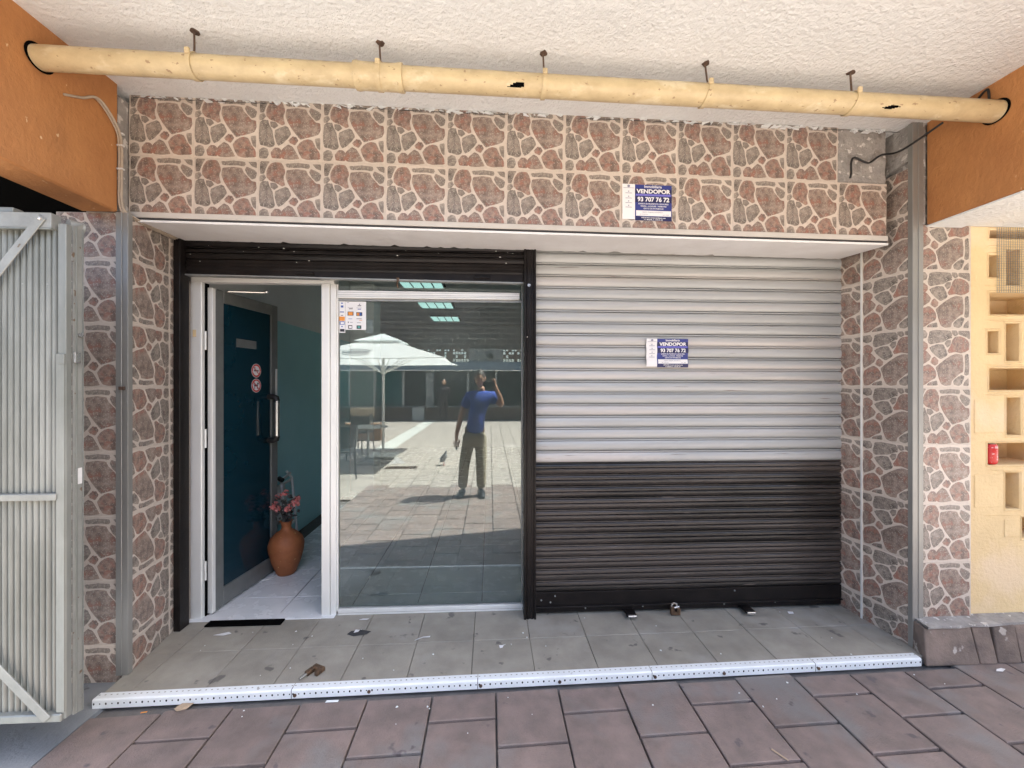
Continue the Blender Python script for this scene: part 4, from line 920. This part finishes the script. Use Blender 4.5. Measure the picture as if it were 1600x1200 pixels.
for k in range(70):
    c = Vector((-1.615 + rng.gauss(0, .035), 3.39 + rng.gauss(0, .035), rng.uniform(.41, .60))); d = Vector((rng.uniform(-1, 1), rng.uniform(-1, 1), rng.uniform(-.3, 1))).normalized(); u = d.orthogonal().normalized()
    L, w = rng.uniform(.03, .06), rng.uniform(.008, .016); mb.add([c, c + d * L * .5 + u * w, c + d * L, c + d * L * .5 - u * w], [(0, 1, 2, 3)])
mb.build('leaves', 'leaf', fb, kind='stuff')
for k, (a, b, z_) in enumerate(((-.085, 0, .515), (-.05, -.03, .49), (.04, -.02, .51), (.065, .0, .535), (.03, -.04, .49), (-.07, .02, .575), (.08, .01, .555), (-.02, .03, .60), (.085, -.02, .52), (-.095, -.02, .50))):
    mb = MB(); c = Vector((-1.615 + a, 3.39 + b, z_ + .03))
    for q in range(26):
        d = Vector((rng.gauss(0, 1), rng.gauss(0, 1), rng.gauss(.2, 1))).normalized(); u = d.orthogonal().normalized(); v = d.cross(u)
        p0 = c + d * .012; w = .011; mb.add([p0 - u * w * .5, p0 + v * w + d * .01, p0 + u * w * .5 + d * .016, p0 - v * w + d * .01], [(0, 1, 2, 3)])
    mb.build('blossom', 'flower', fb)
ch = thing('folded_chair', 'folded white metal chair leaning on the teal wall behind the vase', 'chair', (-1.8, 3.8, 0))
mb = MB(); mb.tube([(-1.77, 3.72, .01), (-1.85, 3.80, .62), (-1.92, 3.82, .68)], .012, 10); mb.tube([(-1.80, 4.0, .01), (-1.87, 4.03, .62), (-1.92, 4.03, .68)], .012, 10); mb.build('leg', 'white', ch, smooth=True)
mb = MB(); mb.tube([(-1.85, 3.79, .60), (-1.88, 4.03, .60)], .012, 10); mb.tube([(-1.86, 3.79, .64), (-1.885, 4.03, .66)], .012, 10); mb.tube([(-1.80, 3.75, .22), (-1.83, 4.0, .22)], .01, 10); mb.build('crossbar', 'white', ch, smooth=True)
mb = MB(); mb.tube([(-1.86, 3.77, .67), (-1.82, 3.75, .655)], .02, 12); mb.build('rubber_cap', 'cable', ch)
MB().prism([(-1.87, 3.80, .25), (-1.885, 4.0, .25), (-1.92, 4.0, .58), (-1.905, 3.80, .58)], [(-1.885, 3.80, .25), (-1.90, 4.0, .25), (-1.935, 4.0, .58), (-1.92, 3.80, .58)]).build('seat', 'white', ch)
cable('white_cord', 'thin white cord on the floor beside the vase', [(-1.76, 3.26, .006), (-1.70, 3.28, .004), (-1.67, 3.33, .004), (-1.66, 3.37, .006)], .004, 'white')

# ------------------------------------------------------------------ padlocks and litter
pl = thing('padlock', 'rusty brass padlock locked on the bottom bar of the roller shutter', 'padlock', (1.195, 2.63, .01), group='brass padlocks')
MB().box(1.165, 1.187, 2.622, 2.646, .008, .062).box(1.187, 1.205, 2.622, 2.646, .008, .030).box(1.205, 1.226, 2.622, 2.646, .008, .052).build('lock_body', 'brass', pl, bevel=.002)
mb = MB(); mb.tube([(1.172 + .0, 2.634, .06), (1.176, 2.634, .075), (1.19, 2.634, .084), (1.204, 2.634, .078), (1.210, 2.634, .058)], .005, 8); mb.build('shackle', 'chrome', pl, smooth=True)
MB().tube([(1.185, 2.634, .050), (1.222, 2.634, .058)], .0065, 10).build('lock_pin', 'chrome', pl)
t = thing('padlock', 'brown brass padlock lying open on the step near the strip', 'padlock', (-.90, 2.205, .0), group='brass padlocks')
def rot2(mbq, c, ang):
    ca, sa = math.cos(ang), math.sin(ang); mbq.v = [(c[0] + (x - c[0]) * ca - (y - c[1]) * sa, c[1] + (x - c[0]) * sa + (y - c[1]) * ca, z) for x, y, z in mbq.v]; return mbq
c = (-.905, 2.21)
mb = MB().box(-.94, -.872, 2.215, 2.243, .001, .024).box(-.94, -.915, 2.17, 2.215, .001, .024).box(-.893, -.872, 2.19, 2.215, .001, .024)
rot2(mb, c, R(-28)).build('lock_body', 'brass', t, bevel=.003)
mb = MB(); mb.tube([(-.925, 2.175, .013), (-.925, 2.13, .013)], .0065, 10); rot2(mb, c, R(-28)).build('shackle', 'chrome', t, smooth=True)
def litter(name, label, x, y, z, pts, m='paper', h=.006, seed=0):
    rg = random.Random(seed); n = len(pts)
    A = [(x + a, y + b, z + .0012 + rg.uniform(0, h)) for a, b in pts]; Bq = [(p[0], p[1], p[2] + .0012) for p in A]
    return MB().prism(A, Bq).build(name, m, label=label, cat='litter', group=None) 
litter('paper_scrap', 'flat white paper scrap on the step left of the door mat end', -1.605, 2.58, 0, [(-.04, -.015), (.02, -.02), (.055, .0), (.03, .018)], h=.004)
litter('paper_scrap', 'curled white paper strip in the middle of the step', -.395, 2.47, 0, [(-.045, -.02), (-.03, -.018), (.0, .005), (.04, .0), (.042, .012), (.0, .02), (-.03, .004)], h=.014, seed=3)
litter('paper_scrap', 'small torn white scrap on the step right of centre', .065, 2.375, 0, [(-.01, -.018), (.005, -.012), (.012, .004), (.024, .016), (.004, .01), (-.014, .006)], h=.01, seed=4)
litter('paper_scrap', 'white scrap on the step close to the right end of the shutter', 1.96, 2.62, 0, [(-.02, -.012), (.012, -.014), (.022, .008), (-.012, .012)], h=.006, seed=5)
litter('paper_scrap', 'small white scrap below the left end of the window frame', -.80, 2.69, 0, [(-.03, -.008), (.02, -.01), (.03, .006), (-.01, .01)], h=.006, seed=6)
litter('wrapper', 'crushed dark and white wrapper on the step below the window', -.79, 2.545, 0, [(-.065, -.01), (-.02, -.03), (.05, -.02), (.07, .015), (.01, .028), (-.05, .02)], 'idk', .008, 7)
litter('paper_scrap', 'tiny white scrap on top of the dark wrapper', -.80, 2.548, .009, [(-.016, -.012), (.010, -.012), (.012, .014), (-.012, .014)], h=.006, seed=8)
litter('dried_leaf', 'dry beige leaf by the left part of the edge strip', -1.455, 2.055, PZ, [(-.035, -.012), (-.01, -.028), (.02, -.01), (.04, .012), (.01, .016), (-.02, .02)], 'cushion', .014, 9)
litter('plastic_piece', 'pale blue plastic piece on the pavement under the edge strip', -.765, 2.058, PZ, [(-.03, -.008), (.03, -.006), (.03, .006), (-.028, .008)], 'strip', .004, 10)
litter('paper_scrap', 'pale crumpled scrap on the pavement below the stone kerb', 2.73, 2.09, PZ, [(-.03, -.006), (.0, -.012), (.03, .0), (.024, .014), (-.01, .008)], h=.010, seed=11)
litter('cigarette_end', 'orange cigarette end left of the dry leaf below the strip', -1.62, 2.035, PZ, [(-.012, -.004), (.014, -.001), (.013, .005), (-.012, .003)], 'cardr', .002, 12)
litter('twig', 'thin pale twig in a paving joint at the right', 1.20, 1.665, PZ, [(-.02, .025), (-.014, .03), (.02, -.028), (.012, -.03)], 'cushion', .002, 13)
rg = random.Random(21); mb = MB()
for k in range(42):
    if k < 25: x, y, z = rg.uniform(-1.7, 2.2), rg.uniform(2.15, 2.7), .001
    else: x = rg.uniform(-1.4, 3.0); y, z = 2.05 + .02 * x - abs(rg.gauss(0, .12)), PZ + .001
    r = rg.uniform(.002, .006)
    A = [(x + r * rg.uniform(.6, 1.5) * math.cos(q * 1.256), y + r * rg.uniform(.6, 1.5) * math.sin(q * 1.256), z + .001) for q in range(5)]
    mb.prism(A, [(x + (p[0] - x) * .7, y + (p[1] - y) * .7, z + .003) for p in A])
mb.build('debris_crumbs', 'plaster', kind='stuff', label='tiny pale crumbs scattered along the step and pavement', cat='litter')

# ------------------------------------------------------------------ the plaza behind the camera (seen mirrored in the window)
def V(px, py, z=None, yv=None):            # not used for placement beyond notes
    pass
RY = lambda yv: 2 * G - yv
OY = -12.4
ob = thing('opposite_building', 'dark brick building with shop windows across the sunlit plaza', 'building', (0, OY, PZ))
MB().box(-30, 30, OY - .4, OY, 3.02, 7.2).build('brick_wall', 'brickwall', ob)
MB().box(-30, 30, OY - .4, OY + .04, PZ, .50).build('base_wall', 'opp_base', ob, bevel=.01)
MB().box(-30, 30, OY - .05, OY + .10, 2.08, 2.44).build('fascia', 'opp_blue', ob, bevel=.01)
MB().box(-30, 30, OY + .1, OY + .14, 2.06, 2.10).build('fascia_rail', 'alu', ob)
MB().box(-30, 30, OY + .0, OY + .16, .50, .56).build('window_ledge', 'opp_grey', ob)
for x0, x1, m in ((-9, -6.0, 'opp_teal'), (-5.9, -4.95, 'opp_teal'), (-4.85, -3.75, 'opp_teal'), (-3.65, -2.75, 'opp_dark'), (-2.3, -1.0, 'opp_dark'), (-.9, .2, 'opp_dark'), (.3, 1.4, 'opp_dark'), (1.5, 4, 'opp_dark'), (4.1, 9, 'opp_dark')):
    w = MB().box(x0, x1, OY - .12, OY - .1, .56, 2.08).build('window_pane', m, ob)
    MB().box(x0 - .1, x0, OY - .1, OY + .02, .56, 2.08).build('window_post', 'alu_dk', ob)
MB().box(-2.75, -2.3, OY - .1, OY + .02, .56, 2.08).build('pier', 'opp_grey', ob)
MB().box(-3.3, -2.8, OY + .04, OY + .18, PZ, .48).build('white_pier', 'pale', ob)
MB().box(-30, -3.3, OY - .1, OY, 2.44, 3.02).box(-.9, .55, OY - .1, OY, 2.44, 3.02).box(1.65, 30, OY - .1, OY, 2.44, 3.02).build('plain_band', 'opp_grey', ob)
MB().box(-.1, .12, OY, OY + .1, 2.6, 2.8).build('vent_box', 'opp_dark', ob)
for xa, xb in ((-3.3, -.9), (.55, 1.65)):
    mb = MB(); x = xa; rg = random.Random(int(xa * 10)); n = int((xb - xa) / .12)
    for i in range(n + 1):
        xx = xa + (xb - xa) * i / n; mb.box(xx - .015, xx + .015, OY - .08, OY - .01, 2.44, 3.02)
    for z_ in (2.44, 2.60, 2.76, 2.90, 3.0): mb.box(xa, xb, OY - .0795, OY - .0105, z_ - .016, z_ + .016)
    for i in range(n):
        for j, z_ in enumerate((2.44, 2.60, 2.76, 2.90)):
            if rg.random() < (.75 if j == 1 else .28): xx = xa + (xb - xa) * i / n; mb.box(xx, xx + (xb - xa) / n, OY - .07, OY - .02, z_, z_ + .16)
    mb.build('openwork_panel', 'opp_base', ob)
MB().box(-30, 30, OY - 4, OY - 3.9, PZ, 2.3).build('back_wall', 'opp_grey', ob)
# side of the plaza
# parasol
px, py = -2.25, RY(8.9)
um = thing('parasol', 'large white square market parasol open over the cafe table', 'parasol', (px, py, PZ))
MB().tube([(px, py, PZ + .05), (px, py, 2.42)], .028, 14).build('pole', 'white', um, smooth=True)
MB().box(px - .3, px + .3, py - .3, py + .3, PZ + .002, PZ + .06).build('base', 'pale', um, bevel=.01)
hw = 1.44; N = 12; mb = MB(); rows = []
for f_, z_ in ((0.02, 2.50), (.12, 2.43), (.35, 2.30), (.7, 2.12), (1.0, 1.975)):
    ring = []
    for q in range(8):
        a = math.pi / 4 + q * math.pi / 4
        if q % 2 == 0: ring.append((px + f_ * hw * math.copysign(1, math.cos(a)), py + f_ * hw * math.copysign(1, math.sin(a)), z_))
        else:
            ring.append((px + f_ * hw * .985 * round(math.cos(a)), py + f_ * hw * .985 * round(math.sin(a)), z_ - .02 * f_))
    rows.append(ring)
vs = [p for r_ in rows for p in r_]; fs = [(i * 8 + k, i * 8 + (k + 1) % 8, (i + 1) * 8 + (k + 1) % 8, (i + 1) * 8 + k) for i in range(4) for k in range(8)] + [tuple(range(8))]
vs2 = vs + [(p[0], p[1], p[2] - .012) for p in rows[-1]]; fs2 = fs + [(32 + k, 32 + (k + 1) % 8, 40 + (k + 1) % 8, 40 + k) for k in range(8)]
mb.add(vs2, fs2); mb.build('canopy', 'canvas', um)
MB().prism([(px + a * .46, py + b * .46, 2.375) for a, b in ((-1, -1), (1, -1), (1, 1), (-1, 1))], [(px + a * .04, py + b * .04, 2.55) for a, b in ((-1, -1), (1, -1), (1, 1), (-1, 1))]).build('vent_cap', 'canvas', um)
for q in range(8):
    a = math.pi / 4 * q; L = hw * (1.35 if q % 2 else .95)
    MB().tube([(px + .03 * math.cos(a), py + .03 * math.sin(a), 1.72), (px + L * .5 * math.cos(a), py + L * .5 * math.sin(a), 2.17)], .010, 6).build('strut', 'alu', um)
# emblem ellipse with squiggle on the slope facing the shop (+y)
def slope(x, z): # point on front slope: z given along slope
    f_ = (2.455 - z) / .48; return (px + x, py + hw * .985 * f_ + .02, z + .02)
mb = MB(); N = 32; cz = 2.085; vs = []
for k in range(N):
    a = 2 * math.pi * k / N; vs += [slope(-.2 + .25 * math.cos(a), cz + .052 * math.sin(a)), slope(-.2 + .225 * math.cos(a), cz + .036 * math.sin(a))]
mb.add(vs, [(2 * k, 2 * k + 1, (2 * k + 3) % (2 * N), (2 * k + 2) % (2 * N)) for k in range(N)])
for k in range(9):
    xx = -.37 + .042 * k; mb.add([slope(xx, cz - .018), slope(xx + .020, cz - .018), slope(xx + .030, cz + .02), slope(xx + .010, cz + .02)], [(0, 1, 2, 3)])
    if k % 2: mb.add([slope(xx, cz - .015), slope(xx + .034, cz - .015), slope(xx + .034, cz - .008), slope(xx, cz - .008)], [(0, 1, 2, 3)])
mb.build('emblem', 'dink', um)
# cafe table and chairs
tb = thing('cafe_table', 'round cafe table around the parasol pole', 'table', (px, py + .9, PZ))
ty = py + .75
MB().lathe([(.02, .70), (.36, .70), (.37, .712), (.36, .725), (.01, .725)], (px - .1, ty, PZ), 28).build('tabletop', 'alu_dk', tb)
MB().tube([(px - .1, ty, PZ + .02), (px - .1, ty, PZ + .7)], .025, 10).build('column', 'alu_dk', tb)
for q in range(4):
    a = math.pi / 4 + q * math.pi / 2; MB().tube([(px - .1, ty, PZ + .06), (px - .1 + .28 * math.cos(a), ty + .28 * math.sin(a), PZ + .012)], .014, 8).build('leg', 'alu_dk', tb)
def cafe_chair(x, y, rot, label):
    t = thing('cafe_chair', label, 'chair', (x, y, PZ), group='dark cafe chairs on the plaza'); t.rotation_euler = (0, 0, rot)
    def P(mb, name, m, **k):
        o = bpy.data.objects.new(name, mb.mesh(name, m, **k)); COL.objects.link(o); o.parent = t; return o
    P(MB().box(-.22, .22, -.22, .22, .43, .46), 'seat', 'rattan', bevel=.01)
    vs = []; 
    for i in range(9):
        a = R(180 + 22.5 * i); 
        for zz, rr in ((.50, .23), (.68, .25), (.84, .26)): vs.append((rr * math.cos(a), rr * math.sin(a) * .95, zz))
    P(MB().add(vs, [(3 * i + j, 3 * i + 3 + j, 3 * i + 4 + j, 3 * i + 1 + j) for i in range(8) for j in range(2)]), 'backrest', 'rattan')
    P(MB().tube([(.26 * math.cos(R(180 + 15 * i)), .25 * math.sin(R(180 + 15 * i)), .85) for i in range(13)], .014, 8), 'back_rail', 'cable')
    for a, b in ((-.2, -.2), (.2, -.2), (.2, .2), (-.2, .2)): P(MB().tube([(a * 1.1, b * 1.1, 0), (a, b, .44), (a * 1.05, b * .9, .85 if b < 0 else .64)], .012, 8), 'leg', 'cable')
    return t
cafe_chair(-2.45, RY(7.0), R(160), 'dark woven cafe chair nearest the shop at the left of the reflection')
cafe_chair(-3.1, RY(8.3), R(90), 'dark woven cafe chair left of the round table')
c3 = cafe_chair(-2.95, RY(9.6), R(20), 'dark woven cafe chair behind the table with a tan cushion')
MB().box(-3.22, -2.68, RY(9.6) - .26, RY(9.6) - .12, .75, .95).build('tan_cushion', 'cushion', label='tan cushion over the back of the rear cafe chair', cat='cushion', bevel=.04, segs=3)
# planter bench
MB().box(-5.2, -2.95, -6.3, -5.9, PZ, .42).build('plaza_bench', 'wood', label='long low brown bench on the left of the plaza', cat='bench', bevel=.015)
# drain grate
dg_ = thing('drain_grate', 'dark metal drain grate set in the plaza paving', 'drain', (-1.6, RY(7.75), PZ))
MB().box(-1.92, -1.34, RY(7.75) - .12, RY(7.75) + .12, PZ - .004, PZ + .003).build('frame', 'rust', dg_)
for k in range(9): MB().box(-1.90 + .062 * k, -1.875 + .062 * k, RY(7.75) - .10, RY(7.75) + .10, PZ + .0035, PZ + .006).build('slot', 'black', dg_)
wx, wy = -1.78, RY(8.15)
MB().add([(wx - .16, wy + .06, PZ), (wx + .15, wy - .04, PZ), (wx + .05, wy - .2, PZ + .01), (wx - .02, wy - .02, PZ + .13)], [(0, 1, 3), (1, 2, 3), (2, 0, 3), (0, 2, 1)]).build('paper_bag', 'paper', label='white folded paper lying on the plaza beside the drain', cat='litter')
# pigeon
gx, gy = -.88, RY(7.95)
pgn = thing('pigeon', 'grey pigeon standing on the sunlit paving', 'pigeon', (gx, gy, PZ))
def skin(name, V_, E_, Rr, m, parent, loc, sub=2, smooth=True):
    me = bpy.data.meshes.new(name); bm = bmesh.new(); ly = bm.verts.layers.skin.verify(); bv = [bm.verts.new(p) for p in V_]
    for i, j in E_: bm.edges.new((bv[i], bv[j]))
    for i, r_ in enumerate(Rr): bv[i][ly].radius = (r_, r_) if not isinstance(r_, tuple) else r_
    bv[0][ly].use_root = True; bm.to_mesh(me); bm.free()
    o = bpy.data.objects.new(name, me); COL.objects.link(o)
    o.modifiers.new('s', 'SKIN'); sb = o.modifiers.new('u', 'SUBSURF'); sb.levels = sub; sb.render_levels = sub
    dg = bpy.context.evaluated_depsgraph_get(); nm = bpy.data.meshes.new_from_object(o.evaluated_get(dg)); bpy.data.objects.remove(o)
    nm.materials.clear(); nm.materials.append(M[m]); nm.shade_smooth(); nm.name = name
    o = bpy.data.objects.new(name, nm); COL.objects.link(o); o.parent = parent; o.location = (0, 0, 0) if parent else loc
    return o
skin('body', [(0, .0, .14), (.025, .01, .19), (.035, .015, .235), (.04, .02, .265), (.065, .03, .262), (-.03, -.01, .10), (-.075, -.03, .05)], [(0, 1), (1, 2), (2, 3), (3, 4), (0, 5), (5, 6)], [.052, .042, .023, .020, .006, .038, .014], 'pigeon', pgn, None)
skin('wing', [(.0, -.045, .15), (-.035, -.05, .11), (-.07, -.045, .065)], [(0, 1), (1, 2)], [(.012, .03), (.012, .028), (.006, .010)], 'pigeond', pgn, None)
for s in (-.018, .022):
    MB().tube([(gx + .0, gy + s, PZ + .10), (gx + .005, gy + s, PZ + .006)], .004, 6).tube([(gx - .012, gy + s, PZ + .004), (gx + .03, gy + s, PZ + .004)], .003, 6).build('leg', 'flower', pgn)

# distant passer-by in front of the opposite windows
dp = thing('person', 'distant person in dark clothes walking in front of the opposite shop windows', 'person', (-1.9, -11.6, PZ))
skin('body', [(0, 0, .92), (0, 0, 1.12), (0, 0, 1.34), (0, 0, 1.46), (-.19, 0, 1.38), (-.24, .02, 1.12), (-.22, .08, .90), (.19, 0, 1.38), (.24, .02, 1.12), (.24, .06, .88), (-.09, 0, .86), (-.10, .10, .48), (-.11, .02, .06), (.09, 0, .86), (.10, -.02, .48), (.12, -.16, .08)],
     [(0, 1), (1, 2), (2, 3), (2, 4), (4, 5), (5, 6), (2, 7), (7, 8), (8, 9), (0, 10), (10, 11), (11, 12), (0, 13), (13, 14), (14, 15)], [.14, .13, .14, .055, .06, .045, .035, .06, .045, .035, .09, .065, .045, .09, .065, .045], 'person2', dp, None)
MB().ball((-1.9, -11.6, PZ + 1.62), .105, n=14, m=10, sc=(.85, 1, 1.15)).build('head', 'skin', dp, smooth='all')
MB().ball((-1.9, -11.62, PZ + 1.65), .11, n=14, m=10, sc=(.88, 1, 1.08)).build('hair', 'hair', dp, smooth='all')

# ------------------------------------------------------------------ photographer
PXo, PYo = 0, 0
man = thing('person', 'man in blue polo and khaki trousers photographing the shop with a phone', 'person', (-.24, -.16, PZ))
o = man.location
def L(x, y, z): return (x - o.x, y - o.y, z - o.z)
Y0 = -.22
# trousers (continuous with hips)
tv = [L(-.215, Y0, .76), L(-.30, Y0, .70), L(-.355, Y0 + .03, .40), L(-.385, Y0 + .01, .05), L(-.13, Y0, .70), L(-.125, Y0 + .04, .40), L(-.125, Y0 + .02, .05), L(-.215, Y0, .86)]
skin('trousers', tv, [(0, 1), (1, 2), (2, 3), (0, 4), (4, 5), (5, 6), (0, 7)], [(.14, .115), (.098, .098), (.078, .078), (.068, .068), (.098, .098), (.078, .078), (.068, .068), (.165, .118)], 'khaki', man, None)
# torso shirt
sv = [L(-.21, Y0, .80), L(-.20, Y0, .98), L(-.165, Y0 - .01, 1.20), L(-.13, Y0 - .01, 1.335), L(-.12, Y0, 1.40), L(-.285, Y0, 1.325), L(-.36, Y0 + .0, 1.16), L(.035, Y0, 1.33), L(.115, Y0 + .02, 1.24)]
skin('polo_shirt', sv, [(0, 1), (1, 2), (2, 3), (3, 4), (3, 5), (5, 6), (3, 7), (7, 8)], [(.195, .14), (.175, .13), (.175, .125), (.12, .10), (.065, .065), (.085, .085), (.078, .078), (.085, .085), (.07, .07)], 'polo', man, None)
# arms
skin('body', [L(-.125, Y0, 1.36), L(-.125, Y0 + .005, 1.42), L(-.135, Y0 + .02, 1.475)], [(0, 1), (1, 2)], [.062, .058, .055], 'skin', man, None)
skin('arm', [L(-.345, Y0, 1.22), L(-.405, Y0 + .01, 1.04), L(-.455, Y0 + .04, .84), L(-.462, Y0 + .05, .77), L(-.462, Y0 + .055, .71)], [(0, 1), (1, 2), (2, 3), (3, 4)], [.052, .042, .031, (.036, .026), (.034, .018)], 'skin', man, None)
skin('arm', [L(.085, Y0 + .02, 1.27), L(.165, Y0 + .05, 1.205), L(.125, Y0 + .10, 1.33), L(.075, Y0 + .15, 1.445), L(.05, Y0 + .165, 1.50)], [(0, 1), (1, 2), (2, 3), (3, 4)], [.050, .043, .036, .028, (.034, .024)], 'skin', man, None)
# fingers of hanging hand holding a small dark key pouch
for k in range(4):
    dxk = -.030 + .019 * k; skin('finger', [L(-.462 + dxk, Y0 + .055, .715), L(-.462 + dxk * 1.05, Y0 + .062, .670 - .004 * (k in (1, 2))), L(-.460 + dxk, Y0 + .05, .640)], [(0, 1), (1, 2)], [.0095, .0085, .0075], 'skin', man, None, 1)
skin('thumb', [L(-.435, Y0 + .06, .75), L(-.418, Y0 + .075, .715), L(-.424, Y0 + .075, .685)], [(0, 1), (1, 2)], [.011, .0095, .008], 'skin', man, None, 1)
# fingers of raised hand around the phone (phone just behind the camera)
for k in range(4):
    z_ = 1.560 - .016 * k; skin('finger', [L(.052, -.055, z_ - .03), L(.074, -.026, z_ - .006), L(.046, -.0125, z_ + .004), L(.012 + .012 * k, -.0125, z_ + .002)], [(0, 1), (1, 2), (2, 3)], [.0095, .0088, .0075, .006], 'skin', man, None, 1)
skin('thumb', [L(.05, -.06, 1.475), L(.04, -.045, 1.455), L(.012, -.034, 1.452)], [(0, 1), (1, 2)], [.012, .010, .0085], 'skin', man, None, 1)
ph = thing('phone', 'dark phone held up by the photographer', 'phone', (-.03, -.02, 1.5))
MB().box(-.095, .058, -.0315, -.0235, 1.462, 1.536).build('phone_body', 'cable', ph, bevel=.003); MB().box(-.02, .022, -.0232, -.0215, 1.488, 1.53).build('camera_bump', 'cable', ph, bevel=.0005)
# head
hx_, hy_, hz_ = -.145, Y0 + .035, 1.575
hm = MB(); n_, m_ = 20, 16
def headr(a, t):   # a azimuth (0=+x), t polar
    st, ct = math.sin(t), math.cos(t); x, y, z = st * math.cos(a), st * math.sin(a), ct
    sx_, sy_, sz_ = .075, .094, .118
    if z < 0: sx_ *= 1 + .30 * z; sy_ *= 1 + .16 * z
    X_, Y_, Z_ = x * sx_, y * sy_, z * sz_
    if y > .75 and abs(z) < .35 and abs(x) < .30: Y_ += .020 * (1 - abs(z) / .35) * (1 - abs(x) / .30) + .004
    if y > .6 and -.0 < z < .35 and .15 < abs(x) < .55: Y_ -= .006
    return (hx_ + X_, hy_ + Y_, hz_ + Z_)
vs = [headr(2 * math.pi * k / n_ + .157 / 2, math.pi * (i + .001) / (m_ + .002)) for i in range(m_ + 1) for k in range(n_)]
hm.add(vs, [(i * n_ + k, i * n_ + (k + 1) % n_, (i + 1) * n_ + (k + 1) % n_, (i + 1) * n_ + k) for i in range(m_) for k in range(n_)])
hd_ = hm.build('head', 'skin', man, smooth='all')
for s in (-1, 1):
    MB().ball((hx_ + s * .077, hy_ + .0, hz_ - .005), .03, n=10, m=8, sc=(.35, .6, 1)).build('ear', 'skin', hd_, smooth='all')
    MB().ball((hx_ + s * .030, hy_ + .083, hz_ + .012), .011, n=10, m=6, sc=(1.2, .7, .7)).build('eye', 'dink', hd_, smooth='all')
MB().box(hx_ - .024, hx_ + .024, hy_ + .070, hy_ + .0805, hz_ - .064, hz_ - .057).build('mouth', 'flower', hd_, bevel=.003)
mb = MB(); N1, N2 = 18, 8; vs = []
for i in range(N2 + 1):
    for k in range(N1):
        a = 2 * math.pi * k / N1; front = max(0, math.sin(a)); t = (math.pi * (.62 - .26 * front)) * (i + .01) / N2
        vs.append((hx_ + .081 * math.sin(t) * math.cos(a), hy_ - .005 + .10 * math.sin(t) * math.sin(a), hz_ + .004 + .127 * math.cos(t)))
mb.add(vs, [(i * N1 + k, i * N1 + (k + 1) % N1, (i + 1) * N1 + (k + 1) % N1, (i + 1) * N1 + k) for i in range(N2) for k in range(N1)]); mb.build('hair', 'hair', hd_, smooth='all')
skin('belt', [L(-.36, Y0, .845), L(-.215, Y0, .845), L(-.07, Y0, .845)], [(0, 1), (1, 2)], [(.03, .10), (.03, .128), (.03, .10)], 'belt', man, None, 1)
for x_, r_ in ((-.395, -.15), (-.125, .12)):
    mb = MB(); pf = [(-.11, .05, .035), (-.08, .09, .045), (-.02, .085, .05), (.05, .06, .054), (.11, .045, .05), (.15, .025, .03)]
    vs = []
    for (yy, hh, ww) in pf:
        for q in range(8):
            a = 2 * math.pi * q / 8 + math.pi / 8; vs.append((x_ + ww * math.cos(a) + r_ * (yy) , Y0 + .04 + yy, PZ + .002 + max(0, hh / 2 + hh / 2 * math.sin(a) * 1.08)))
    mb.add(vs, [(i * 8 + k, i * 8 + (k + 1) % 8, (i + 1) * 8 + (k + 1) % 8, (i + 1) * 8 + k) for i in range(5) for k in range(8)] + [tuple(range(8))[::-1], tuple(range(40, 48))])
    mb.build('shoe', 'shoe', man, smooth='all')
MB().box(-.475, -.448, Y0 + .035, Y0 + .05, .60, .655).build('key_pouch', 'cable', label='small black pouch hanging from the photographer\'s left hand', cat='pouch', bevel=.004)
